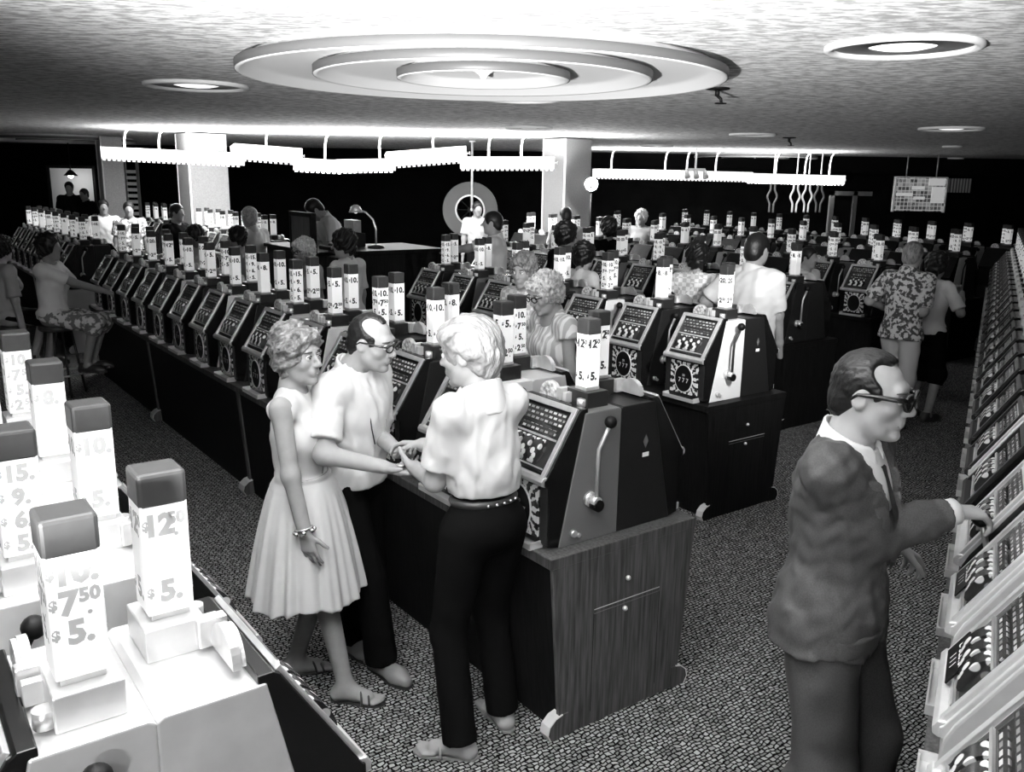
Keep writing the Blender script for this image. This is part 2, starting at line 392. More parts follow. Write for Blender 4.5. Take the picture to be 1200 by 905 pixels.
boardmat()
a = atY(1051, 208, 20.5); b = atY(1105, 248, 20.5); hw = (b.x-a.x)/2; hh = (a.z-b.z)/2
t = empty('number_board', ((a.x+b.x)/2, 20.5, (a.z+b.z)/2))
build(MB().box(-hw, hw, 0, .08, -hh, hh), 'panel', 'board_print', t)
fr = MB().box(-hw-.025, -hw, -.02, .08, -hh-.02, hh+.02).box(hw, hw+.025, -.02, .08, -hh-.02, hh+.02).box(-hw, hw, -.02, .08, hh, hh+.025); build(fr, 'frame', 'white', t)
for k, (u, v) in enumerate([(-.9, .9), (-.45, .65), (.2, .8), (-.85, -.2), (-.4, -.45), (-.3, -.68), (.1, -.4), (-.6, -.85), (.45, -.7)]):
    build(MB().lathe([(0, -.012), (.052, -.01), (.055, 0)], 14, (u*hw, -.002, v*hh), True, Matrix.Rotation(math.pi/2, 3, 'X')), 'number_disc', 'sign', t)
for u0, u1, v0, v1 in ((-.35, .15, .3, .5), (-.95, -.3, -.1, .08), (.45, .97, -.5, .45), (.3, .95, .55, .98), (-.25, .2, -.3, -.12)):
    build(MB().box(u0*hw, u1*hw, -.014, 0, v0*hh, v1*hh), 'caption_strip', 'sign', t)
for k in range(2): build(MB().cyl((-hw*.6+k*hw*1.2, .04, hh), (-hw*.6+k*hw*1.2, .04, CEIL-(a.z+b.z)/2), .015, 6), 'hanger', 'steel', t)
tag(t, 'lit number board of small squares hanging at the far right', 'number board')
# ribbed fascia panel right of the board
a = atY(1108, 209, 21.5); b = atY(1137, 226, 21.5); t = empty('ribbed_panel', (a.x, a.y, b.z)); wd = b.x-a.x
build(MB().box(0, wd, 0, .04, 0, a.z-b.z), 'backing', 'rimdark', t)
for k in range(9): build(MB().box(wd*(k+.25)/9, wd*(k+.6)/9, -.02, 0, 0, a.z-b.z), 'rib', 'column', t)
tag(t, 'small ribbed grey panel high on the wall right of the number board', 'wall panel')
# wavy hanging ornaments
for k, (px, s) in enumerate(((905, .8), (932, 1), (946, 1.0), (960, .85))):
    p = atY(px, 228, 20.2); t = empty('wavy_ornament', (p.x, p.y, 0)); zt, zb = atY(px, 214, 20.2).z, atY(px, 249, 20.2).z
    for sg in (-1, 1):
        pts = [(sg*(.045+.06*math.sin(math.pi*min(1, max(0, (u-.2)/.55)))**2), 0, zt-(zt-zb)*u) for u in [i/18 for i in range(19)]]
        build(MB().tube(pts, .022, 6), 'wavy_strip', 'whitepaint' if k in (1, 2) else 'rimdark', t)
    build(MB().cyl((0, 0, zt), (0, 0, CEIL), .012, 6), 'cord', 'steel', t); build(MB().box(-.06, .06, -.015, .015, zt-.01, zt+.02), 'top_bar', 'steel', t)
    tag(t, ['dim wavy hanging ornament, leftmost of the row', 'bright wavy hanging ornament, left of the bright pair', 'bright wavy hanging ornament, right of the bright pair', 'dim wavy hanging ornament nearest the white door frame'][k], 'ornament', 'wavy hanging ornaments')
# white door frame
a = atY(974, 224, 19.5); b = atY(1019, 260, 19.5); t = empty('door_frame', (a.x, a.y, 0)); wd = b.x-a.x
for u in (0, wd*.55): build(MB().box(u, u+.09, 0, .1, 0, a.z), 'jamb', 'greypaint', t)
build(MB().box(0, wd, 0, .1, a.z-.09, a.z), 'lintel', 'greypaint', t); build(MB().box(.09, wd*.55, .06, .1, 0, a.z-.09), 'door_leaf', 'walldark', t)
tag(t, 'white-painted door frame standing behind the far machines', 'door frame')
# second flash on the bright column
p = atY(693, 216, 14.6); t = empty('flash_lamp', p)
build(MB().lathe([(.03, .09), (.1, .03), (.11, 0), (.1, .0), (.03, .08)], 20, (0, 0, 0), True, Matrix.Rotation(-math.pi/2, 3, 'X')), 'reflector', 'chrome', t)
build(MB().ball((0, -.03, 0), .03), 'bulb', 'flashbulb', t)
build(MB().cyl((0, .05, 0), (0, .05, -p.z), .016, 8), 'stand', 'black', t)
tag(t, 'brilliant flash lamp burning beside the lit column', 'flash lamp')
lamp('second_flash', 'POINT', (p.x+.02, p.y-.12, p.z), 70, .05)
p = atY(815, 199, 19.0); t = empty('spotlight_cluster', p)
build(MB().cyl((0, 0, 0), (0, 0, CEIL-p.z), .02, 8), 'stem', 'white', t); build(MB().box(-.2, .2, -.03, .03, -.03, .03), 'crossbar', 'white', t)
for u in (-.19, 0, .19): build(MB().cyl((u, 0, -.02), (u+.02, -.08, -.16), .04, 10, .06), 'spotlight', 'columnlight', t)
tag(t, 'small cluster of spotlights below the middle of the right trough chain', 'spotlight')
# ------------------------------------------------------------------ print materials
def printmat(name, kind):
    m = bpy.data.materials.new(name); m.use_nodes = True; nt = m.node_tree; N = nt.nodes; L = nt.links; b = N['Principled BSDF']
    b.inputs['Roughness'].default_value = .25
    tc = N.new('ShaderNodeTexCoord'); src = tc.outputs['Object']
    cr = N.new('ShaderNodeValToRGB'); cr.color_ramp.interpolation = 'CONSTANT' if kind != 'reel' else 'LINEAR'
    if kind == 'award':
        mp = N.new('ShaderNodeMapping'); mp.inputs['Location'].default_value = (0, 0, -.135); L.new(src, mp.inputs[0])
        sx = N.new('ShaderNodeSeparateXYZ'); L.new(mp.outputs[0], sx.inputs[0])
        at = N.new('ShaderNodeMath'); at.operation = 'ARCTAN2'; L.new(sx.outputs[2], at.inputs[0]); L.new(sx.outputs[0], at.inputs[1])
        nz = N.new('ShaderNodeTexNoise'); nz.inputs['Scale'].default_value = 38; L.new(src, nz.inputs[0])
        ma = N.new('ShaderNodeMath'); ma.operation = 'MULTIPLY_ADD'; ma.inputs[1].default_value = 17; L.new(at.outputs[0], ma.inputs[0])
        m2 = N.new('ShaderNodeMath'); m2.operation = 'MULTIPLY'; m2.inputs[1].default_value = 11; L.new(nz.outputs[0], m2.inputs[0]); L.new(m2.outputs[0], ma.inputs[2])
        sn = N.new('ShaderNodeMath'); sn.operation = 'SINE'; L.new(ma.outputs[0], sn.inputs[0])
        L.new(sn.outputs[0], cr.inputs[0]); cr.color_ramp.elements[0].color = g3(.02); cr.color_ramp.elements[1].position = .05; cr.color_ramp.elements[1].color = g3(.62)
    elif kind == 'pay':
        br = N.new('ShaderNodeTexBrick'); mp = N.new('ShaderNodeMapping'); mp.inputs['Rotation'].default_value = (math.pi/2, 0, 0); L.new(src, mp.inputs[0]); L.new(mp.outputs[0], br.inputs[0])
        br.inputs['Scale'].default_value = 1; br.inputs['Brick Width'].default_value = .028; br.inputs['Row Height'].default_value = .017; br.inputs['Mortar Size'].default_value = .005
        br.inputs['Color1'].default_value = g3(.5); br.inputs['Color2'].default_value = g3(.04); br.inputs['Mortar'].default_value = g3(.03); L.new(br.outputs[0], b.inputs['Base Color'])
        MATS[name] = m; return
    else:
        vo = N.new('ShaderNodeTexVoronoi'); vo.inputs['Scale'].default_value = 34; L.new(src, vo.inputs[0])
        L.new(vo.outputs['Distance'], cr.inputs[0]); cr.color_ramp.elements[0].position = .38; cr.color_ramp.elements[0].color = g3(.7); cr.color_ramp.elements[1].position = .46; cr.color_ramp.elements[1].color = g3(.02)
    L.new(cr.outputs[0], b.inputs['Base Color']); MATS[name] = m
printmat('awardprint', 'award'); printmat('payprint', 'pay'); printmat('reelprint', 'reel'); mat('dialprint', .5, .3, var=.7, vscale=70)
mat('inkflashed', .42, .7)  # ink paled to paint the flash wash-out on the foreground signs

# ------------------------------------------------------------------ slot machine prototype meshes (front faces local -y, rear plane y=0, z=0 on the cabinet top)
SB = Vector((0, -.365, .285)); SD = Vector((0, .16, .25)).normalized(); SN = Vector((0, -SD.z, SD.y)); SX = Vector((1, 0, 0))
def sl(u, v, h): return SB+SX*u+SD*v+SN*h
def slab(mb, u0, u1, v0, v1, h0, h1): return mb.obox(sl((u0+u1)/2, (v0+v1)/2, (h0+h1)/2), SX*(u1-u0)/2, SD*(v1-v0)/2, SN*(h1-h0)/2)
PM = {}
def reg(key, mb, mt, bevel=0): PM[key] = mb.mesh(key, mt, bevel)
reg('side_body', MB().prism([(-.30, 0), (0, 0), (0, .515), (-.012, .522), (-.185, .522)], -.18, .18), 'greypaint', .004)
reg('front_casting', MB().prism([(-.29, .0), (-.35, .012), (-.352, .252), (-.372, .262), (-.372, .284), (-.365, .288), (-.212, .530), (-.198, .538), (-.17, .538), (-.17, .50)], -.176, .176), 'blackgloss', .003)
mb = MB()
for u in (-.165, .143): slab(mb, u, u+.022, .0, .297, 0, .012)
slab(mb, -.143, .143, .275, .297, 0, .012); reg('window_frame', mb, 'chrome', .002)
mb = MB().prism([(-.372, .258), (-.384, .264), (-.386, .280), (-.376, .294), (-.36, .296), (-.35, .258)], -.172, .172); reg('shoulder_rail', mb, 'chrome', .002)
mb = MB(); slab(mb, -.14, .14, .02, .272, 0, .003); reg('window_glass', mb, 'glassdark')
mb = MB(); slab(mb, -.125, .125, .205, .262, .003, .006); slab(mb, -.10, .11, .165, .19, .003, .006); reg('pay_card', mb, 'payprint')
mb = MB(); slab(mb, -.13, .13, .148, .156, .003, .010); slab(mb, -.13, .13, .03, .036, .003, .010); reg('window_bar', mb, 'chrome')
mb = MB(); n = 8
for i in range(n):
    t0, t1 = math.pi*i/n, math.pi*(i+1)/n
vs = []
for i in range(n+1):
    t = math.pi*i/n
    for u in (-.024, .024): vs.append(sl(u, .092-.052*math.cos(t), .002+.020*math.sin(t)))
mb.add(vs, [(2*i, 2*i+1, 2*i+3, 2*i+2) for i in range(n)], True)
mb.add([vs[2*i] for i in range(n+1)], [tuple(range(n, -1, -1))]); mb.add([vs[2*i+1] for i in range(n+1)], [tuple(range(n+1))])
reg('reel', mb, 'reelprint')
reg('award_glass', MB().box(-.118, .118, -.357, -.350, .035, .245), 'awardprint')
RX = Matrix.Rotation(math.pi/2, 3, 'X')
ov = Matrix(((1, 0, 0), (0, 1, 0), (0, 0, 1)))
def oval(mb, rx, rz, y0, y1, cz=.135, n=28, hole=None):
    vs = []; fs = []
    for y in (y0, y1):
        for i in range(n): t = 2*math.pi*i/n; vs.append((rx*math.cos(t), y, cz+rz*math.sin(t)))
    if hole is None:
        mb.add(vs, [tuple(range(n))] + [(i, i+n, (i+1) % n+n, (i+1) % n) for i in range(n)])
    else:
        ins = []
        for y in (y0, y1):
            for i in range(n): t = 2*math.pi*i/n; ins.append(((rx-hole)*math.cos(t), y, cz+(rz-hole)*math.sin(t)))
        mb.add(vs+ins, [(i, (i+1) % n, 2*n+(i+1) % n, 2*n+i) for i in range(n)]+[(i, i+n, (i+1) % n+n, (i+1) % n) for i in range(n)])
    return mb
reg('medallion', oval(MB(), .074, .088, -.361, -.355), 'black')
reg('medallion_ring', oval(MB(), .078, .092, -.363, -.355, hole=.005), 'whitepaint')
tv, tf = text_mesh([('7 7 7', 0, -.012, .042), ('50', 0, .022, .022)], 0)
reg('medallion_print', MB().add([(x, -.3622, .135+y) for x, y in tv], tf), 'whitepaint')
prr = [(-.348, .0)]
mb = MB().box(.126, .168, -.354, -.346, .018, .25); reg('door_rib', mb, 'darkmetal', .003)
mb = MB().box(-.168, -.126, -.354, -.346, .018, .25); reg('door_rib_b', mb, 'darkmetal', .003)
mb = MB().box(-.13, .13, -.402, -.340, .0, .004).box(-.13, .13, -.406, -.400, .0, .022).box(-.136, -.13, -.406, -.345, 0, .03).box(.13, .136, -.406, -.345, 0, .03)
reg('coin_tray', mb, 'silver', .001)
mb = MB().cyl((.178, -.155, .175), (.20, -.155, .175), .030, 16).cyl((.20, -.155, .175), (.235, -.155, .175), .021, 14); reg('lever_hub', mb, 'chrome')
mb = MB().cyl((.205, -.152, .16), (.24, -.152, .16), .024, 14); reg('lever_boss', mb, 'blackgloss')
mb = MB().tube([(.225, -.155, .175), (.225, -.155, .33), (.226, -.154, .385), (.228, -.13, .43), (.230, -.108, .472)], [.009, .008, .008, .009, .009], 8); reg('lever_arm', mb, 'darkmetal')
reg('lever_arm_light', mb, 'steel')
reg('lever_ball', MB().ball((.231, -.103, .487), .025, 14), 'black')
mb = MB().cyl((.18, -.235, .05), (.197, -.235, .05), .014, 12).cyl((.18, -.205, .035), (.19, -.205, .035), .009, 10); reg('side_lock', mb, 'chrome')
# top works
def halfdisc(mb, c, r, d, n=14):
    vs = []
    for y in (c[1]-d, c[1]+d):
        vs += [(c[0]+r*math.cos(math.pi*i/n), y, c[2]+r*1.05*math.sin(math.pi*i/n)) for i in range(n+1)]
    k = n+1
    return mb.add(vs, [tuple(range(n, -1, -1)), tuple(range(k, 2*k))]+[(i, i+1, i+1+k, i+k) for i in range(n)]+[(0, k, 2*k-1, n)])
reg('coin_dial', halfdisc(MB(), (-.075, -.155, .538), .055, .012), 'dialprint')
reg('dial_rim', halfdisc(MB(), (-.075, -.150, .536), .060, .008), 'chrome')
reg('coin_head', MB().box(-.016, .012, -.175, -.12, .53, .585), 'chrome', .003); reg('coin_chute', MB().box(.02, .04, -.17, -.13, .53, .572), 'silver', .002); reg('coin_return', MB().cyl((.11, -.15, .53), (.11, -.15, .56), .018, 12), 'chrome')
reg('sign_box', MB().box(.0, .135, -.140, -.032, .522, .585), 'darkmetal', .003)
reg('sign_box_bright', MB().box(.0, .135, -.140, -.032, .522, .585), 'silver', .003)
mb = MB().box(.036, .104, -.122, -.054, .585, .597); reg('sign_ferrule', mb, 'chrome', .001)
def signmesh(w, key):
    h = w/2; c = (.07, -.088)
    mb = MB().box(c[0]-h, c[0]+h, c[1]-h, c[1]+h, .597, .815); reg('price_sign'+key, mb, 'sign', .003)
    h += .0015; reg('sign_cap'+key, MB().box(c[0]-h, c[0]+h, c[1]-h, c[1]+h, .802, .866), 'capgrey', .007)
signmesh(.066, ''); signmesh(.082, '_wide')
_num = {}
def numerals(prices, w, ink):
    k = (tuple(prices), w, ink)
    if k in _num: return _num[k]
    lines = []; n = len(prices); z0, z1 = .795, .607
    for i, p in enumerate(prices):
        if n == 2: z = (.768, .64)[i]
        elif n == 1: z = .765
        else: z = .775-.152*i/(max(3, n-1) if n > 3 else 3)*1.0
        s = w*.66
        if n == 4: s = w*.58
        lines.append(('$', -w*.41, z+.002, s*.42))
        a, b = p.split('.')
        dx = -.04*w if b else .03*w
        lines.append((a+'.' if not b else a, dx-(.10*w if b else 0), z, s))
        if b: lines.append((b, w*.24, z+s*.18, s*.58)); lines.append(('.', w*.22, z-s*.22, s*.6))
    V, F = text_mesh(lines, 0, .05)
    mb = MB(); h = w/2+.0006; c = (.07, -.088)
    mb.add([(c[0]+x, c[1]-h, z) for x, z in V], F)            # front
    mb.add([(c[0]+h, c[1]+x, z) for x, z in V], F)            # lever side
    mb.add([(c[0]-x, c[1]+h, z) for x, z in V], F)            # back
    mb.add([(c[0]-h, c[1]-x, z) for x, z in V], F)            # other side
    _num[k] = mb.mesh('numerals', 'inkflashed' if ink else 'ink'); return _num[k]
PRICES = [('10.', '7.50', '5.', '2.50'), ('10.', '5.'), ('12.50', '5.'), ('5.', '2.50'), ('8.',), ('15.', '9.', '6.', '5.'), ('20.', '2.50'), ('10.', '7.50', '5.')]
# decal: small diamond with tag
mb = MB().add([(-.1812, -.14, .33), (-.1812, -.155, .36), (-.1812, -.14, .39), (-.1812, -.125, .36)], [(0, 1, 2, 3)]); reg('decal', mb, 'rimdark')
reg('tag', MB().box(-.1815, -.18, -.16, -.125, .295, .313), 'white')
# emblem of loops on the bright side panel
mb = MB()
def ring(mb, y, z, ry, rz, x=-.1815, r=.0014):
    return mb.tube([(x, y+ry*math.cos(t), z+rz*math.sin(t)) for t in [2*math.pi*i/20 for i in range(20)]], r, 5, closed=True)
ring(mb, -.14, .30, .016, .012); ring(mb, -.14, .302, .009, .006); ring(mb, -.141, .318, .005, .012); ring(mb, -.152, .312, .006, .008); ring(mb, -.13, .29, .012, .004)
reg('emblem', mb, 'rimdark')
reg('emblem_tag', MB().box(-.1818, -.1795, -.165, -.125, .262, .281), 'white')
# rounded light-metal machine of the right-hand bank
prof = []
def bez(p0, p1, p2, p3, n=8): return [tuple(p0[k]*(1-t)**3+3*p1[k]*t*(1-t)**2+3*p2[k]*t*t*(1-t)+p3[k]*t**3 for k in (0, 1)) for t in [i/n for i in range(n+1)]]
prof = [(0, 0), (-.33, 0)]+bez((-.345, .05), (-.36, .15), (-.375, .22), (-.36, .265))+bez((-.345, .30), (-.28, .40), (-.23, .50), (-.18, .545), 6)+bez((-.16, .56), (-.12, .57), (-.08, .57), (-.04, .56), 4)+[(0, .53)]
reg('round_body', MB().prism(prof, -.185, .185, True), 'silver', .006)
pr2 = [(-.02, .03), (-.30, .03)]+[(y*.86-.012, z*.9+.02) for y, z in prof[3:-2]]
reg('side_inset', MB().prism([(-.03, .06), (-.24, .06), (-.285, .14), (-.285, .2), (-.17, .42), (-.03, .42)], .184, .187), 'whitepaint')
reg('picture_card', MB().prism([(-.05, .12), (-.17, .12), (-.21, .2), (-.12, .35), (-.05, .35)], .187, .189), 'reelprint')
mb = MB(); slab(mb, -.14, .02, .012, .085, .012, .016); reg('score_card', mb, 'black')
tv, tf = text_mesh([('Double', -.06, .064, .036), ('1 1 1', -.06, .033, .030)], 0)
reg('score_print', MB().add([sl(x, y, .0165) for x, y in tv], tf), 'white')
reg('dark_slot', MB().prism([(-.21, .06), (-.245, .075), (-.262, .12), (-.255, .17), (-.225, .2), (-.21, .19)], .187, .190), 'black')

def put(key, name, parent, mt=None):
    o = link(name, PM[key], parent)
    if mt: setmat(o, mt)
    return o
def machine(loc, rz, label, group, prices, side='greypaint', level=0, wide=False, flashed=False, boxb=False, kind='std', frame=None, pulled=False, cast=None):
    t = empty('slot_machine', loc, rz); tag(t, label, 'slot machine', group)
    if kind == 'round':
        put('round_body', 'cabinet_body', t, side)
        si = put('side_inset', 'side_panel', t); put('picture_card', 'picture_card', si); put('dark_slot', 'coin_slot', si)
    else: put('side_body', 'cabinet_body', t, side)
    put('front_casting', 'front_casting', t, cast or ('silver' if kind == 'round' else None))
    if level < 3:
        put('window_frame', 'window_frame', t, frame); put('shoulder_rail', 'shoulder_rail', t, frame)
        wg = put('window_glass', 'reel_window', t); put('pay_card', 'pay_card', wg)
        if level < 2: put('window_bar', 'window_bar', wg)
        for k, u in enumerate((-.075, -.012, .051)):
            r = put('reel', 'reel', wg); r.location = (u, 0, 0)
        ag = put('award_glass', 'award_glass', t); put('medallion', 'medallion', ag); put('medallion_ring', 'medallion_ring', ag)
        if level == 0: put('medallion_print', 'medallion_print', ag)
        if level < 2: put('door_rib', 'door_rib', t); put('door_rib_b', 'door_rib', t)
        put('coin_tray', 'coin_tray', t, 'steel' if frame == 'darkmetal' else None)
    h = put('lever_hub', 'lever_hub', t)
    lv = put('lever_arm_light' if side in ('darkpaint', 'greypaint') else 'lever_arm', 'lever', t); put('lever_ball', 'lever_ball', lv)
    if pulled:
        lv.location = Vector((0, -.155, .175)); Rm = Matrix.Rotation(pulled, 3, 'X'); lv.rotation_euler = (pulled, 0, 0)
        lv.location = Vector((0, -.155, .175))-Rm @ Vector((0, -.155, .175))
    if level < 2: put('lever_boss', 'lever_boss', t); put('side_lock', 'side_lock', t)
    dl = put('coin_dial', 'coin_dial', t)
    if level < 3: put('dial_rim', 'dial_rim', t); put('coin_head', 'coin_head', t); put('coin_chute', 'coin_chute', t); put('coin_return', 'coin_return', t)
    if prices:
        wd = '_wide' if wide else ''
        put('sign_box_bright' if boxb else 'sign_box', 'sign_box', t)
        s = put('price_sign'+wd, 'price_sign', t); put('sign_cap'+wd, 'sign_cap', s)
        if level < 3: put('sign_ferrule', 'sign_ferrule', s)
        link('numerals', numerals(prices, .082 if wide else .066, flashed), s)['kind'] = 'stuff'
    return t

# ------------------------------------------------------------------ wooden cabinets under the machines
BH = .77
def cabinet(loc, rz, length, label, group, wood='wooddark', near_end=False, caps=True, endwood=None):
    t = empty('machine_cabinet', loc, rz); tag(t, label, 'cabinet', group); x = length/2-.002
    build(MB().prism([(-.372, .728), (.372, .728), (.312, .0), (-.312, .0)], -x+.02, x-.02), 'carcass', wood, t)
    build(MB().box(-x, x, -.395, .395, .728, BH), 'top_slab', endwood or wood, t, bevel=.003)
    for s in (-1, 1):
        e = build(MB().prism([(-.385, .728), (.385, .728), (.325, .0), (-.325, .0)], s*x-.02 if s > 0 else -x, s*x if s > 0 else -x+.02), 'end_panel', endwood or wood, t, bevel=.002)
        if s > 0 and near_end:      # local +x end faces the camera
            build(MB().box(x, x+.0015, -.17, .19, .505, .508), 'drawer_slot', 'lightpaint', e); build(MB().box(x, x+.0015, -.17, .19, .488, .490), 'drawer_slot', 'greypaint', e)
            for yy, zz in ((-.0, .60), (-.01, .47)): build(MB().ball((x+.008, yy, zz), .011, 10), 'drawer_knob', 'chrome', e)
            for yy in (-.171, .191): build(MB().box(x, x+.001, yy-.001, yy+.001, .06, .49), 'drawer_seam', 'black', e)
        for fs in (-1, 1):
            pf = [(fs*.29, 0), (fs*.372, 0), (fs*.388, .03), (fs*.380, .062), (fs*.35, .088), (fs*.31, .098), (fs*.29, .10)]
            x0, x1 = (x-.045, x+.004) if s > 0 else (-x-.004, -x+.045)
            f = build(MB().prism(pf, x0, x1), 'foot', endwood or wood, t)
            pc = [(fs*.372, .0), (fs*.388, .03), (fs*.380, .062), (fs*.35, .088), (fs*.318, .097), (fs*.318, .101), (fs*.352, .0925), (fs*.384, .0655), (fs*.3925, .03), (fs*.376, .0)]
            if caps: build(MB().prism(pc, x0-.001, x1+.001), 'foot_cap', 'whitepaint', f)
    return t

PITCHM = .57
SIDES = ['darkpaint', 'lightpaint', 'darkpaint', 'whitepaint', 'greypaint', 'darkpaint']
def bank(bc, a0, sections, name, lvl, seed, front=None, rear=None, wide=False, flashed=False, sidef=None, sider=None, wood='wooddark', near_end=False, endwood=None, boxb=False, rear_on=True, capsk=True, special={}):
    rnd = random.Random(seed); n = sum(sections); a = a0; out = []
    for i, sct in enumerate(sections):
        L = sct*PITCHM
        cabinet(W(a+L/2, bc), TH, L, ('wooden cabinet under %s, %s section from near end' % (name, ORD[i])), 'cabinets under '+name, wood, near_end and i == 0, capsk, endwood)
        a += L
    for k in range(n):
        ac = a0+.065+.19+k*PITCHM
        pf = front[k] if front and k < len(front) else rnd.choice(PRICES)
        pr = rear[k] if rear and k < len(rear) else rnd.choice(PRICES)
        sf = sidef[k] if sidef and k < len(sidef) else rnd.choice(SIDES)
        sr = sider[k] if sider and k < len(sider) else rnd.choice(SIDES)
        lv = lvl[0] if k < 2 else lvl[1]
        mf = machine(W(ac, bc, BH), TH, '%s left-facing slot machine from near end of %s' % (ORD[k], name), 'left-facing machines of '+name, pf, sf, lv, wide, flashed, boxb, **special.get(k, {}))
        mr = machine(W(ac, bc, BH), TH+math.pi, '%s right-facing slot machine from near end of %s' % (ORD[k], name), 'right-facing machines of '+name, pr, sr, lv, wide, flashed, boxb)
        out.append((mf, mr))
    return out
P4, P2, P12, P5, P8, P15, P20, P3 = PRICES
B1 = bank(2.345, 2.38, [6, 4, 4], 'the long centre bank', (0, 0), 1, [P12, P5, P2, P3, P5, P15, P8, P2, P5, P2, P12, P20, P5, P4], [P12, P4, P8, P2, P2, P5, P2, P15],
     sidef=['greypaint', 'whitepaint', 'darkpaint', 'darkpaint', 'whitepaint', 'lightpaint', 'darkpaint', 'whitepaint', 'darkpaint', 'whitepaint', 'darkpaint'], sider=['darkpaint'], wood='wooddark', near_end=True, endwood='wood')
bank(2.345, 11.75, [4, 4], 'the far left bank by the seated women', (1, 2), 2, sidef=['darkpaint'], endwood='lightpaint')
B2 = bank(4.62, 3.64, [4, 3], 'the second bank behind the striped dress', (0, 1), 3, [P20, P8, P4, P2, P5, P2, P15], sidef=['whitepaint', 'darkpaint', 'whitepaint', 'darkpaint', 'lightpaint'], sider=['darkpaint'], wood='wooddark', near_end=True)
bank(4.62, 11.7, [3, 3], 'the bank beyond the change booth', (2, 2), 4)
bank(4.62, 16.5, [3], 'the short bank left of the pale column', (2, 2), 14)
bank(6.85, 4.75, [3, 3, 3], 'the third bank behind the white-shirted man', (1, 2), 5, sidef=['darkpaint', 'darkpaint', 'darkpaint', 'whitepaint'], special={2: dict(cast='whitepaint', frame='whitepaint')})
bank(9.05, 5.3, [4, 4, 4], 'the fourth bank', (2, 3), 6)
bank(11.25, 5.6, [4, 4, 4], 'the fifth bank', (3, 3), 7)
bank(13.45, 6.0, [4, 4, 4], 'the farthest bank', (3, 3), 8)
# foreground bank: seen from above, sides of bare metal
B0 = bank(.30, 1.285, [4], 'the lower left foreground bank', (0, 0), 9, [P3, P15, P2, P8], [P12, P2, P8, P4], True, True, ['silver']*4, ['silver']*4, boxb=True)
for q in (B1[0][1], B2[0][1]): put('decal', 'diamond_decal', q, 'greypaint'); put('tag', 'paper_tag', q)
put('emblem', 'emblem', B0[0][1]); put('emblem_tag', 'paper_tag', B0[0][1])
# ------------------------------------------------------------------ angled bank on the right
THC = math.atan2(-CN.x, CN.y)
rnd = random.Random(21)
sides = ['whitepaint', 'silver', 'silver', 'darkpaint', 'lightpaint', 'whitepaint', 'darkpaint', 'darkpaint', 'whitepaint', 'darkpaint', 'darkpaint', 'lightpaint']
NC = 26; TC0 = 1.56; PC = .49
for k in range(NC):
    p = WC(TC0+k*PC, .395, BH)
    kind = 'round' if k < 4 or k == 5 else 'std'
    sd = sides[k] if k < len(sides) else rnd.choice(['darkpaint', 'darkpaint', 'lightpaint'])
    m = machine(p, THC, '%s slot machine from the near end of the angled right bank' % ORD[k], 'machines of the angled right bank', None if k < 5 else rnd.choice(PRICES), sd, 0 if k < 6 else (1 if k < 12 else 2), kind=kind, pulled=.75 if k == 3 else False, frame='darkmetal' if k > 3 else 'silver')
    if k in (1, 2): put('score_card', 'score_card', m); put('score_print', 'score_card_print', m)
for i in range(6):
    cabinet(WC(TC0-.25+PC*(2+4*i)+.25*0, .395), THC, PC*4, 'low wooden cabinet under the angled right bank, %s section from the near end' % ORD[i], 'cabinets of the angled right bank', 'wood', False, False)
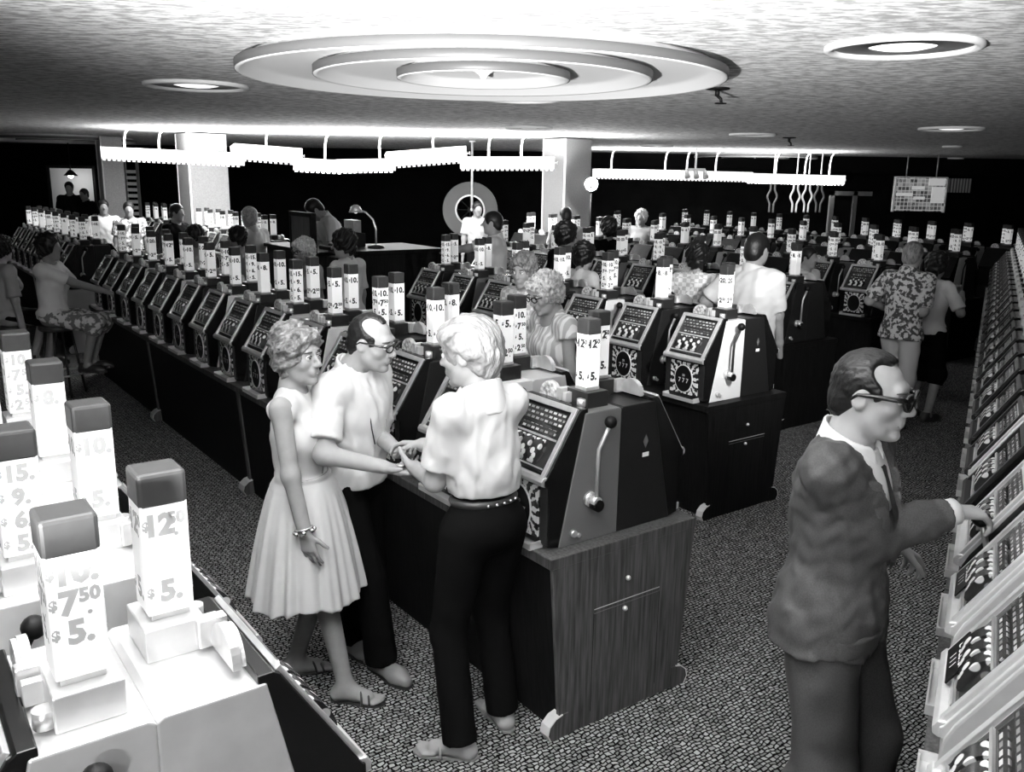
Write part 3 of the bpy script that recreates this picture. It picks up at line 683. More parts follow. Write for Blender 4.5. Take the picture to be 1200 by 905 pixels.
# ------------------------------------------------------------------ people: implicit surfaces meshed with surface nets
class Grid:
    def __init__(s, lo, hi, h):
        s.h = h; s.lo = np.array(lo, float); s.n = np.ceil((np.array(hi)-s.lo)/h).astype(int)+1
        s.d = np.full(s.n, .2, np.float32)
        s.ax = [(s.lo[i]+h*np.arange(s.n[i])).astype(np.float32) for i in range(3)]
    def sub(s, lo, hi):
        i0 = np.clip(np.floor((np.array(lo)-s.lo)/s.h).astype(int), 0, s.n); i1 = np.clip(np.ceil((np.array(hi)-s.lo)/s.h).astype(int)+1, 0, s.n)
        sl = tuple(slice(a, b) for a, b in zip(i0, i1))
        X = s.ax[0][sl[0]][:, None, None]; Y = s.ax[1][sl[1]][None, :, None]; Z = s.ax[2][sl[2]][None, None, :]
        return sl, X, Y, Z
    def merge(s, sl, d, k, op):
        a = s.d[sl]
        if a.size == 0: return
        if op == 'u':
            if k > 0:
                hh = np.maximum(k-np.abs(a-d), 0)/k; s.d[sl] = np.minimum(a, d)-hh*hh*k*.25
            else: s.d[sl] = np.minimum(a, d)
        else:
            d = -d
            if k > 0:
                hh = np.maximum(k-np.abs(a-d), 0)/k; s.d[sl] = np.maximum(a, d)+hh*hh*k*.25
            else: s.d[sl] = np.maximum(a, d)
    def cone(s, a, b, r1, r2=None, k=.02, op='u', sq=None):
        r2 = r1 if r2 is None else r2; a = np.array(a, float); b = np.array(b, float); m = max(r1, r2)+k+2*s.h+.012
        sl, X, Y, Z = s.sub(np.minimum(a, b)-m, np.maximum(a, b)+m)
        if 0 in s.d[sl].shape: return
        ba = b-a; q = max(float(ba @ ba), 1e-9)
        px, py, pz = X-a[0], Y-a[1], Z-a[2]
        t = np.clip((px*ba[0]+py*ba[1]+pz*ba[2])/q, 0, 1)
        d = np.sqrt((px-t*ba[0])**2+(py-t*ba[1])**2+(pz-t*ba[2])**2)-(r1+(r2-r1)*t)
        s.merge(sl, d.astype(np.float32), k, op)
    def ell(s, c, r, k=.03, op='u', R=None):
        c = np.array(c, float); r = np.array(r, float); m = r.max()+k+2*s.h+.012
        sl, X, Y, Z = s.sub(c-m, c+m)
        if 0 in s.d[sl].shape: return
        px, py, pz = X-c[0], Y-c[1], Z-c[2]
        if R is not None:
            R = np.array(R)
            px, py, pz = (R[0, 0]*px+R[1, 0]*py+R[2, 0]*pz, R[0, 1]*px+R[1, 1]*py+R[2, 1]*pz, R[0, 2]*px+R[1, 2]*py+R[2, 2]*pz)
        k0 = np.sqrt((px/r[0])**2+(py/r[1])**2+(pz/r[2])**2); k1 = np.sqrt((px/r[0]**2)**2+(py/r[1]**2)**2+(pz/r[2]**2)**2)+1e-6
        s.merge(sl, (k0*(k0-1)/k1).astype(np.float32), k, op)
    def clip(s, p, n, k=.004):      # keep the side opposite to n
        n = np.array(n, float); n /= np.linalg.norm(n)
        d = (s.ax[0][:, None, None]-p[0])*n[0]+(s.ax[1][None, :, None]-p[1])*n[1]+(s.ax[2][None, None, :]-p[2])*n[2]
        s.merge((slice(None),)*3, (-d).astype(np.float32), k, 's')
    def field(s, f, k=0, op='u'):
        d = f(s.ax[0][:, None, None], s.ax[1][None, :, None], s.ax[2][None, None, :])
        s.merge((slice(None),)*3, np.broadcast_to(d, s.d.shape).astype(np.float32), k, op)
    def noise(s, amp, scale, seed=0, st=(1, 1, 1)):
        r = np.random.RandomState(seed); X, Y, Z = s.ax[0][:, None, None], s.ax[1][None, :, None], s.ax[2][None, None, :]
        o = 0
        for i in range(5):
            v = r.randn(3); v /= np.linalg.norm(v); v = v*np.array(st)*2*np.pi/(scale*(.7+.6*r.rand())); w2 = r.randn(3); w2 /= np.linalg.norm(w2); w2 *= 2*np.pi/(scale*1.9)
            o = o+np.sin(v[0]*X+v[1]*Y+v[2]*Z+r.rand()*6+1.5*np.sin(w2[0]*X+w2[1]*Y+w2[2]*Z))
        s.d += (amp/2.2*o).astype(np.float32)
    def mesh(s, name, mt):
        d = s.d; ins = d < 0; n = s.n
        c = np.zeros(n-1, np.int8)
        for i in (0, 1):
            for j in (0, 1):
                for k in (0, 1): c += ins[i:n[0]-1+i, j:n[1]-1+j, k:n[2]-1+k]
        act = np.argwhere((c > 0) & (c < 8))
        idx = np.full(n-1, -1, np.int32); idx[act[:, 0], act[:, 1], act[:, 2]] = np.arange(len(act))
        acc = np.zeros((len(act), 3)); cnt = np.zeros(len(act)); co = {}
        for i in (0, 1):
            for j in (0, 1):
                for k in (0, 1): co[i, j, k] = d[act[:, 0]+i, act[:, 1]+j, act[:, 2]+k].astype(float)
        for ax in range(3):
            o = [a for a in range(3) if a != ax]
            for u in (0, 1):
                for v in (0, 1):
                    e0 = [0]*3; e0[o[0]] = u; e0[o[1]] = v; e1 = list(e0); e1[ax] = 1
                    A, B = co[tuple(e0)], co[tuple(e1)]; cr = (A < 0) != (B < 0); t = np.where(cr, A/np.where(cr, A-B, 1), 0)
                    acc[:, ax] += np.where(cr, t, 0); acc[:, o[0]] += np.where(cr, u, 0); acc[:, o[1]] += np.where(cr, v, 0); cnt += cr
        V = s.lo+s.h*(act+acc/np.maximum(cnt, 1)[:, None])
        F = []
        for ax in range(3):
            o = [(ax+1) % 3, (ax+2) % 3]
            s0 = [slice(None)]*3; s1 = [slice(None)]*3; s0[ax] = slice(0, n[ax]-1); s1[ax] = slice(1, n[ax])
            a = ins[tuple(s0)]; b = ins[tuple(s1)]; e = np.argwhere(a != b)
            e = e[(e[:, o[0]] > 0) & (e[:, o[1]] > 0) & (e[:, o[0]] < n[o[0]]-1) & (e[:, o[1]] < n[o[1]]-1)]
            fl = a[e[:, 0], e[:, 1], e[:, 2]]
            q = []
            for du, dv in ((-1, -1), (0, -1), (0, 0), (-1, 0)):
                x = e.copy(); x[:, o[0]] += du; x[:, o[1]] += dv; q.append(idx[x[:, 0], x[:, 1], x[:, 2]])
            q = np.stack(q, 1); q[~fl] = q[~fl][:, ::-1]; F.append(q)
        F = np.concatenate(F) if F else np.zeros((0, 4), int); F = F[(F >= 0).all(1)]
        me = bpy.data.meshes.new(name); me.vertices.add(len(V)); me.vertices.foreach_set('co', V.astype(np.float32).ravel())
        me.loops.add(F.size); me.loops.foreach_set('vertex_index', F.ravel().astype(np.int32))
        me.polygons.add(len(F)); me.polygons.foreach_set('loop_start', np.arange(0, F.size, 4, dtype=np.int32)); me.polygons.foreach_set('loop_total', np.full(len(F), 4, np.int32))
        me.update(); me.validate(); me.polygons.foreach_set('use_smooth', np.ones(len(me.polygons), bool))
        me.materials.append(M(mt) if isinstance(mt, str) else mt)
        return me

def v3(*a): return np.array(a, float)
def unit(v): v = np.array(v, float); return v/max(1e-9, np.linalg.norm(v))
def rotm(rx=0, ry=0, rz=0): return np.array(Euler((rx, ry, rz), 'XYZ').to_matrix())
def ik(a, t, l1, l2, hint):
    a = np.array(a, float); t = np.array(t, float); d = t-a; L = np.linalg.norm(d)
    if L > (l1+l2)*.999: d = d/L*(l1+l2)*.999; L = np.linalg.norm(d)
    u = d/L; c = (l1*l1+L*L-l2*l2)/(2*L*l1); c = max(-1, min(1, c)); h = np.array(hint, float); h = unit(h-u*(h@u))
    return a+u*l1*c+h*l1*math.sqrt(1-c*c), a+d

mat('skin', .28, .6, var=.06, vscale=25, spec=.15); mat('skinpale', .30, .6, var=.05, vscale=25, spec=.15); mat('skinmid', .20, .5, spec=.35)
mat('hairdark', .008, .42, spec=.35, bump=.25, bscale=60, stretch=(3, 1, 1)); mat('hairbrown', .15, .5, var=.7, vscale=22, bump=.8, bscale=70, stretch=(3, 1, 1))
mat('hairgrey', .36, .6, var=.45, vscale=38, bump=.8, bscale=80); mat('blousegrey', .55, .85, bump=.12, bscale=9); mat('hairblond', .17, .55, var=.6, vscale=16, stretch=(5, 1, 1), bump=.6, bscale=40); mat('hairwhite', .6, .6, var=.3, vscale=40, bump=.6, bscale=80)
mat('clothwhite', .60, .85, var=.03, vscale=12, bump=.12, bscale=9); mat('clothcream', .62, .85, var=.03, vscale=10, bump=.15, bscale=7); mat('clothgrey', .30, .85, bump=.1, bscale=10)
mat('clothblack', .004, .9, spec=.05); mat('suit', .052, .6, var=.25, vscale=260, bump=.15, bscale=6, spec=.2); mat('suitlight', .07, .55, spec=.2, var=.2, vscale=260)
mat('tie', .01, .5); mat('eyewhite', .7, .3); mat('iris', .02, .2); mat('lips', .16, .45); mat('brow', .03, .7); mat('frames', .012, .25); mat('leather', .2, .5); mat('leatherdark', .03, .4)
mat('khaki', .42, .85, bump=.2, bscale=12); mat('jewel', .7, .25, .8)
def pattern_mat(name, kind, lo=.05, hi=.62, sc=60):
    m = bpy.data.materials.new(name); m.use_nodes = True; nt = m.node_tree; N = nt.nodes; L = nt.links; b = N['Principled BSDF']; b.inputs['Roughness'].default_value = .85
    tc = N.new('ShaderNodeTexCoord'); cr = N.new('ShaderNodeValToRGB'); cr.color_ramp.elements[0].color = g3(lo); cr.color_ramp.elements[1].color = g3(hi)
    if kind == 'stripe':
        sx = N.new('ShaderNodeSeparateXYZ'); L.new(tc.outputs['Object'], sx.inputs[0])
        at = N.new('ShaderNodeMath'); at.operation = 'MULTIPLY'; at.inputs[1].default_value = sc; L.new(sx.outputs[0], at.inputs[0])
        sn = N.new('ShaderNodeMath'); sn.operation = 'SINE'; L.new(at.outputs[0], sn.inputs[0]); src = sn.outputs[0]; cr.color_ramp.elements[0].position = .0; cr.color_ramp.elements[1].position = .3
    elif kind == 'blotch':
        n = N.new('ShaderNodeTexNoise'); n.inputs['Scale'].default_value = sc; n.inputs['Detail'].default_value = 2; L.new(tc.outputs['Object'], n.inputs[0]); src = n.outputs[0]; cr.color_ramp.elements[0].position = .46; cr.color_ramp.elements[1].position = .54
    else:
        n = N.new('ShaderNodeTexChecker'); n.inputs['Scale'].default_value = sc; L.new(tc.outputs['Object'], n.inputs[0]); src = n.outputs[1]
    L.new(src, cr.inputs[0]); L.new(cr.outputs[0], b.inputs['Base Color']); MATS[name] = m
pattern_mat('stripes', 'stripe', .42, .72, 190); pattern_mat('floral', 'blotch', .05, .5, 30); pattern_mat('checked', 'check', .45, .72, 28); pattern_mat('floralsoft', 'blotch', .14, .6, 18)

class Person:
    def __init__(s, female=False, lean=0, twist=0, side=0, head=(0, 0, 0), pelvis=(0, 0, .93), feet=None, hands=None, elbows=None, hand_pose=None, sit=False, knee=None, build_=1.0, footdir=None, neckfwd=0.0):
        s.female = female; s.hp = hand_pose or {}; s.bw = build_
        P = s.P = np.array(pelvis, float); s.R = rotm(-lean, side, twist)            # lean forward = towards +y
        T = lambda x, y, z: P+s.R @ v3(x, y, z)
        s.T = T; sw = (.165 if female else .185)*build_; s.sw = sw
        s.neck = T(0, -.005, .485); s.sh = {-1: T(-sw, -.005, .45), 1: T(sw, -.005, .45)}
        s.Rh = s.R @ rotm(0, 0, head[0]) @ rotm(-head[1], 0, 0) @ rotm(0, head[2], 0)
        nk = s.neck+s.R @ v3(0, neckfwd, .06); s.hc = nk+s.Rh @ v3(0, .03+neckfwd*.3, .10)
        s.hip = {i: P+rotm(0, 0, twist*.3) @ v3(.088*i, 0, -.03) for i in (-1, 1)}
        feet = feet or {-1: (-.10, 0, .075), 1: (.10, 0, .075)}; s.ank = {}; s.kn = {}; s.fd = footdir or {-1: -.12, 1: .12}
        for i in (-1, 1):
            kh = (knee or {}).get(i, (.06*i, 1, .0)); s.kn[i], s.ank[i] = ik(s.hip[i], feet[i], .425, .42, kh)
        hands = hands or {}; s.el = {}; s.wr = {}
        for i in (-1, 1):
            t = hands.get(i)
            if t is None: t = s.sh[i]+v3(.06*i, .03, -.53)
            s.el[i], s.wr[i] = ik(s.sh[i], t, .285, .25, (elbows or {}).get(i, (.4*i, -1, -.2)))
        s.torso = []
        f = female; b = build_
        if f: s.torso = [((0, -.005, .0), (.168*b, .118, .115)), ((0, 0, .15), (.125*b, .092, .13)), ((0, 0, .29), (.145*b, .098, .15)), ((.062, .07, .30), (.062, .052, .062)), ((-.062, .07, .30), (.062, .052, .062))]
        else: s.torso = [((0, -.005, .0), (.16*b, .115, .12)), ((0, .004, .14), (.145*b, .108*b, .14)), ((0, .0, .29), (.165*b, .115, .17)), ((0, -.01, .38), (.165*b, .095, .09))]
    def add_torso(s, g, t=0, upto=9):
        for c, r in s.torso: g.ell(s.T(*c), np.array(r)+t, .05, R=s.R)
        g.cone(s.T(-s.sw*.86, -.005, .435), s.T(s.sw*.86, -.005, .435), .052+t, k=.05)
        g.cone(s.T(0, -.012, .43), s.neck+s.R @ v3(0, 0, .02), .075+t*.6, .055+t*.4, k=.04)
    def add_arm(s, g, i, t=0, frac=1.0, t2=None, fore=False):
        f = s.female; r0, r1 = (.043, .036) if f else (.050, .042)
        e = s.sh[i]+(s.el[i]-s.sh[i])*frac; t2 = t if t2 is None else t2
        g.cone(s.sh[i], e, r0+t, r0+(r1-r0)*frac+t2, k=.03)
        if fore:
            g.cone(s.el[i], s.wr[i], r1+t2, .030+t2, k=.03)
    def add_leg(s, g, i, t=0, hem=None, flare=0):
        f = s.female
        g.cone(s.hip[i], s.kn[i], .082+t, .052+t*1.2, k=.03); g.cone(s.kn[i], s.ank[i], .052+t*1.2, .036+t*1.5+flare, k=.03)
    def hand(s, g, i, sc=1.0):
        w = s.wr[i]; hp = s.hp.get(i, {}); d = unit(hp.get('dir', w-s.el[i])); n = unit(np.array(hp.get('palm', s.R @ v3(-i, .0, 0)), float)); n = unit(n-d*(n@d)); u = np.cross(d, n)
        curl = hp.get('curl', .28); th = hp.get('thumb', None)
        side = hp.get('tside', -i if np.dot(u, s.R @ v3(0, 1, 0)) < 0 else i)
        ts = hp.get('ts', 1 if np.dot(u, s.R @ v3(0, 1, 0)) > 0 else -1)     # thumb on the forward side by default
        sc = sc*(.93 if s.female else 1.02)
        off = np.array([.030, .010, -.010, -.028])*ts*sc; ln = [.93, 1.03, .97, .78]
        spread = hp.get('spread', .06)
        for q in range(4):
            kn = w+d*(.086-(.006*abs(q-1)))*sc+u*off[q]
            g.cone(w+u*off[q]*.55, kn, .0145*sc, .0115*sc, k=.012)
            a = curl*(.8+.12*q); p = kn; dr = unit(d+u*ts*spread*(1.2-q*.8)*.5)
            for j, L in enumerate((.042, .027, .022)):
                ca, sa = math.cos(a), math.sin(a); dd = dr*ca+n*sa; q2 = p+dd*L*ln[q]*sc
                g.cone(p, q2, (.0098, .0088, .0078)[j]*sc, (.0088, .0078, .0066)[j]*sc, k=.003); p = q2; a += curl*1.15
        b = w+d*.022*sc+u*ts*.022*sc; td = unit(hp.get('tdir', d*.62+u*ts*.72+n*.35)) if hp.get('tdir') is not None else unit(d*.62+u*ts*.62+n*.38)
        m1 = b+td*.042*sc; td2 = unit(td+d*.5+n*.1); m2 = m1+td2*.03*sc; m3 = m2+unit(td2+n*.2)*.024*sc
        g.cone(b, m1, .0150*sc, .0115*sc, k=.012); g.cone(m1, m2, .0108*sc, .0098*sc, k=.004); g.cone(m2, m3, .0098*sc, .0078*sc, k=.003)
        s.handc = getattr(s, 'handc', {}); s.handc[i] = w+d*.08*sc+n*.03
    def H(s, x, y, z): return s.hc+s.Rh @ v3(x, y, z)
    def head(s, g, fine=True, jaw=1.0):
        H = s.H; R = s.Rh; f = s.female
        g.ell(H(0, -.010, .024), (.073, .092, .088), .02, R=R); g.ell(H(0, .022, -.028), (.060 if f else .063, .070, .088), .03, R=R)
        g.cone(H(0, .03, -.078), H(0, .062, -.100), .042*jaw, .021*jaw, k=.03)
        g.cone(H(0, -.03, -.05), s.neck+s.R @ v3(0, -.01, -.01), .046 if f else .054, .052 if f else .060, k=.03)
        if not fine:
            g.cone(H(0, .09, .0), H(0, .113, -.028), .010, .014, k=.012); return
        for i in (-1, 1):
            g.ell(H(.040*i, .062, -.022), (.026, .024, .024), .025, R=R)
            g.cone(H(.040*i, .020, -.062), H(.030*i, .048, -.090), .020, .017, k=.03)
        g.cone(H(-.030, .080, .026), H(.030, .080, .026), .013, k=.02)
        for i in (-1, 1): g.ell(H(.031*i, .101, .004), (.018, .014, .012), .014, 's', R=R)
        g.cone(H(0, .088, .012), H(0, .114, -.026), .0085, .0115, k=.010); g.ell(H(0, .112, -.031), (.015, .011, .009), .008, R=R)
        for i in (-1, 1): g.ell(H(.012*i, .102, -.032), (.008, .010, .008), .006, R=R)
        g.ell(H(0, .085, -.060), (.028, .018, .018), .02, R=R)
        g.cone(H(-.018, .094, -.062), H(.018, .094, -.062), .0065, k=.006); g.cone(H(-.015, .093, -.072), H(.015, .093, -.072), .0075, k=.006)
        g.ell(H(0, .082, -.104), (.020, .016, .014), .02, R=R)
        for i in (-1, 1):
            g.ell(H(.074*i, -.008, -.008), (.010, .021, .031), .010, R=R); g.ell(H(.083*i, -.003, -.006), (.006, .011, .018), .006, 's', R=R)

def finish_person(s, g, skin, label, loc, rz, scale, name='person'):
    o = link(name, g.mesh(name, skin), None, loc, (0, 0, rz)); o.scale = (scale,)*3
    tag(o, label, 'person'); s.o = o; return o
def bounds(pts, m): pts = np.array(pts); return pts.min(0)-m, pts.max(0)+m
def face_parts(s, smile=0, open_=0, eyes=True, brow='brow'):
    o = s.o; H = s.H
    for i in (-1, 1):
        if eyes:
            e = build(MB().ball(H(.031*i, .0835, .004), .0125, 12, (1, 1, 1)), 'eye', 'eyewhite', o)
            build(MB().ball(H(.031*i+.002, .0935, .003), .0052, 8), 'iris', 'iris', e)
            # upper lid
            build(MB().tube([H((.031+x)*i, .0965-abs(x)*.32, .0105-abs(x)*.18+.001) for x in (-.014, -.007, 0, .007, .014)], .0022, 6), 'eyelid', brow, o)
        build(MB().tube([H((.031+x)*i, .100-abs(x)*.5-max(0, x)*.35, .027+.10*x*(1 if x < .006 else -1.0)+.001) for x in (-.018, -.008, .004, .014, .024)], [.002, .0036, .0036, .003, .0016], 6), 'eyebrow', brow, o)
    dz = .006*smile
    build(MB().tube([H(x, .1005-abs(x)*.42-abs(x)*.3*smile, -.0665+abs(x)/.026*dz) for x in (-.026, -.014, 0, .014, .026)], [.0012, .0034, .0036, .0034, .0012], 6), 'lips', 'lips', o)
    if open_: build(MB().tube([H(x, .1015-abs(x)*.45, -.0665+abs(x)/.026*dz*.8) for x in (-.018, -.009, 0, .009, .018)], [.001, .0026, .003, .0026, .001], 6), 'teeth', 'eyewhite', o)
def glasses(s, dark=False, cat=False):
    H = s.H; t = link('glasses', MB().tube([H(-.010, .116, .010), H(0, .119, .013), H(.010, .116, .010)], .0026, 6).mesh('glasses', 'frames'), s.o)
    for i in (-1, 1):
        rim = []
        for k in range(20):
            a = 2*math.pi*k/20; x = .034+.0235*math.cos(a)*(1.0); z = .004+.0165*math.sin(a)*(1.25 if dark else 1)
            if cat and math.sin(a) > 0: z += .006*max(0, math.cos(a))
            rim.append(H(i*x, .113-.35*max(0, x-.034), z))
        build(MB().tube(rim, .0032 if not dark else .0062, 6, closed=True), 'rim', 'frames', t)
        c = H(i*.034, .112, .004)
        if dark: build(MB().add([c]+rim, [(0, k+1, (k+1) % 20+1) for k in range(20)]), 'lens', 'glassdark', t)
        top = MB().tube([rim[j] for j in range(1, 10)], .0046, 6); build(top, 'brow_bar', 'frames', t)
        build(MB().tube([H(i*.057, .106, .013), H(i*.074, .085, .014), H(i*.080, .02, .010), H(i*.080, -.012, .006), H(i*.079, -.03, -.012)], [.0042, .0045, .0042, .0036, .003] if not dark else [.0075, .0075, .0065, .005, .004], 6), 'temple', 'frames', t)
    return t
def hair_obj(s, fn, h, mt, name='hair', lo=(-.14, -.16, -.17), hi=(.14, .15, .21), amp=0, sc=.03, seed=1):
    # hair grid in head space, object oriented with the head
    g = Grid(lo, hi, h); fn(g)
    if amp: g.noise(amp, sc, seed)
    o = link(name, g.mesh(name, mt), s.o); m = Matrix(s.Rh.tolist()).to_4x4(); m.translation = Vector(s.hc.tolist()); o.matrix_local = m
    return o
def garment(s, name, mt, h, lo, hi, fn, amp=0, sc=.08, seed=3):
    g = Grid(lo, hi, h); fn(g)
    if amp: g.noise(amp, sc, seed)
    return link(name, g.mesh(name, mt), s.o)
def cuff(g, a, b, frac, i): pass
def sleeve_end(g, s, i, frac, region=.16):
    """cut a short sleeve square to the arm"""
    a = s.sh[i]; b = s.el[i]; n = unit(b-a); p = a+(b-a)*frac
    sl, X, Y, Z = g.sub(p-region, p+region)
    d = (X-p[0])*n[0]+(Y-p[1])*n[1]+(Z-p[2])*n[2]
    # only near the arm axis
    ax = np.sqrt(np.maximum(0, (X-p[0])**2+(Y-p[1])**2+(Z-p[2])**2-d*d))
    d = np.where(ax < .3, d, -1)
    g.merge(sl, -d.astype(np.float32), .003, 's')
def shirt(s, name, mt, h, hem=-.10, frac=.75, t=.014, amp=.003, collar=True, loose=.0, neck=.47, seed=3, vneck=0, scoop=0):
    pts = [s.T(x, y, z) for x in (-.3, .3) for y in (-.22, .22) for z in (hem-.02, .55)]+[s.sh[i]+(s.el[i]-s.sh[i])*min(1, frac) for i in (-1, 1)]
    lo, hi = bounds(pts, .09); fine_ = h < .008 and amp > 0
    def fn(g):
        s.add_torso(g, t+loose)
        if s.female: g.ell(s.T(0, .045, .29), (.115, .082, .075), .06, R=s.R)
        if hem < -.05: g.cone(s.T(-.07, 0, hem), s.T(.07, 0, hem), .115+t, k=.06)
        if s.female and fine_: g.ell(s.T(0, -.01, .20), (.140*s.bw, .115, .10), .05, R=s.R)
        g.noise(amp, .11, seed)
        if fine_: g.noise(.0026, .075, seed+5, (1.4, 1.4, .4))
        g.clip(s.T(0, 0, hem), s.R @ v3(0, 0, -1)); 
        g.cone(s.neck+s.R @ v3(0, .012, .035), s.neck+s.R @ v3(0, .03, .15), .066, .07, k=.006, op='s')
        if scoop: g.ell(s.T(0, .05, .475), (.085, .085, scoop), .01, 's', R=s.R)
        if vneck:
            def f(X, Y, Z):
                q = [X-s.P[0], Y-s.P[1], Z-s.P[2]]; Ri = s.R
                x = Ri[0, 0]*q[0]+Ri[1, 0]*q[1]+Ri[2, 0]*q[2]; y = Ri[0, 1]*q[0]+Ri[1, 1]*q[1]+Ri[2, 1]*q[2]; z = Ri[0, 2]*q[0]+Ri[1, 2]*q[1]+Ri[2, 2]*q[2]
                return np.maximum(np.abs(x)-(z-(neck-vneck))*.55, -(y-.02))
            g.field(f, .004, 's')
        for i in (-1, 1):
            pts2 = [s.sh[i], s.el[i]]; l2, h2 = bounds(pts2, .12); i0 = np.clip(np.floor((l2-g.lo)/g.h).astype(int), 0, g.n-2); i1 = np.clip(np.ceil((h2-g.lo)/g.h).astype(int), i0+2, g.n)
            sg = Grid(g.lo+i0*g.h, g.lo+i0*g.h, g.h); sg.n = i1-i0; sg.d = np.full(sg.n, .2, np.float32); sg.ax = [g.ax[k][i0[k]:i1[k]] for k in range(3)]
            s.add_arm(sg, i, t-.006, min(1.1, frac+.1), t+.016); sg.noise(amp*.7, .11, seed+i); sg.noise(.002 if fine_ else 0, .06, seed+7, (1.3, 1.3, .5)); sleeve_end(sg, s, i, frac)
            g.merge(tuple(slice(a_, b_) for a_, b_ in zip(i0, i1)), sg.d, .03, 'u')
    o = garment(s, name, mt, h, lo, hi, fn)
    if collar:
        c = s.T(0, -.008, .475); lo2, hi2 = bounds([c], .15)
        cw = .95 if s.female else 1.0
        def fc(g):
            g.cone(s.T(0, -.014, .43), s.neck+s.R @ v3(0, .0, .055), .100*cw, .080*cw, k=0)
            g.cone(s.T(-.045, .055, .425), s.T(-.02, .062, .465), .020, .016, k=.02); g.cone(s.T(.045, .055, .425), s.T(.02, .062, .465), .020, .016, k=.02)
            g.cone(s.T(0, -.014, .40), s.neck+s.R @ v3(0, .004, .10), .072*cw, .070*cw, k=.004, op='s')
            g.clip(s.T(0, 0, .525), s.R @ v3(0, .40, 1)); g.clip(s.T(0, 0, .41), s.R @ v3(0, -.2, -1))
            def f(X, Y, Z):
                q = [X-s.P[0], Y-s.P[1], Z-s.P[2]]; Ri = s.R
                x = Ri[0, 0]*q[0]+Ri[1, 0]*q[1]+Ri[2, 0]*q[2]; y = Ri[0, 1]*q[0]+Ri[1, 1]*q[1]+Ri[2, 1]*q[2]; z = Ri[0, 2]*q[0]+Ri[1, 2]*q[1]+Ri[2, 2]*q[2]
                return np.maximum(np.abs(x)-.012-(z-.40)*.22, -(y-.03))
            g.field(f, .003, 's')
        link('collar', (lambda g: (fc(g), g.mesh('collar', mt))[1])(Grid(lo2, hi2, h*.8)), o)
    return o
def trousers(s, mt, h, t=.018, top=.10, flare=.012, amp=.003, name='trousers', hemz=.05):
    pts = [s.T(x, y, z) for x in (-.2, .2) for y in (-.15, .15) for z in (-.15, top)]+[s.kn[i] for i in (-1, 1)]+[s.ank[i] for i in (-1, 1)]
    lo, hi = bounds(pts, .10)
    def fn(g):
        for c, r in s.torso[:2]: g.ell(s.T(*c), np.array(r)+t*.8, .05, R=s.R)
        for i in (-1, 1): s.add_leg(g, i, t, flare=flare)
        g.noise(amp, .14, 5); g.clip(s.T(0, 0, top), s.R @ v3(0, 0, 1))
        for i in (-1, 1):
            p = s.ank[i]+v3(0, 0, hemz-.06); n = unit(s.ank[i]-s.kn[i]); sl, X, Y, Z = g.sub(p-.13, p+.13)
            d = (X-p[0])*n[0]+(Y-p[1])*n[1]+(Z-p[2])*n[2]; g.merge(sl, -np.broadcast_to(d, g.d[sl].shape).astype(np.float32), .003, 's')
    return garment(s, name, mt, h, lo, hi, fn)
def foot_axes(s, i):
    a = s.fd[i]; return v3(math.sin(a), math.cos(a), 0), v3(math.cos(a), -math.sin(a), 0)
def add_foot(s, g, i):
    f, r = foot_axes(s, i); a = s.ank[i]; z = a[2]-.075
    b = v3(a[0], a[1], z)
    g.cone(a, b+v3(0, 0, .03)-f*.035, .034, .028, k=.03); g.cone(b-f*.03+v3(0, 0, .03), b+f*.10+v3(0, 0, .022), .030, .026, k=.04); g.cone(a-v3(0, 0, .02), b+f*.10+v3(0, 0, .03), .030, .022, k=.03)
    for q, (x, L) in enumerate(((-.030, .165), (-.012, .168), (.004, .160), (.018, .150), (.031, .138))):
        x = x*(1 if i > 0 else -1); g.cone(b+f*.10+r*x*.9+v3(0, 0, .016), b+f*L+r*x+v3(0, 0, .012), .013, .0105 if q else .0125, k=.005)
def shoe(s, i, mt, h=.008, name='shoe', sole='leatherdark'):
    f, r = foot_axes(s, i); a = s.ank[i]; b = v3(a[0], a[1], a[2]-.075); lo, hi = bounds([b-f*.09, b+f*.24, b+v3(0, 0, .12)], .07)
    g = Grid(lo, hi, h)
    g.cone(b-f*.045+v3(0, 0, .035), b+f*.12+v3(0, 0, .030), .042, .044, k=.03); g.cone(b+f*.12+v3(0, 0, .028), b+f*.175+v3(0, 0, .024), .042, .030, k=.03); g.cone(b-f*.03+v3(0, 0, .05), b-f*.02+v3(0, 0, .095), .042, .044, k=.03)
    g.clip(b+v3(0, 0, .012), v3(0, 0, -1)); g.clip(b+v3(0, 0, .10), v3(0, 0, 1))
    o = link(name, g.mesh(name, mt), s.o)
    pts = [(-.085, .0), (-.07, .034), (0, .036), (.09, .046), (.15, .044), (.195, .022), (.205, 0)]
    ol = [b+f*y+r*x for y, x in pts]+[b+f*y-r*x for y, x in pts[::-1][1:-1]]
    n = len(ol); mb = MB().add([p+v3(0, 0, .001) for p in ol]+[p+v3(0, 0, .018) for p in ol], [tuple(range(n)), tuple(range(2*n-1, n-1, -1))]+[(k, k+n, (k+1) % n+n, (k+1) % n) for k in range(n)])
    build(mb, 'sole', sole, o); return o
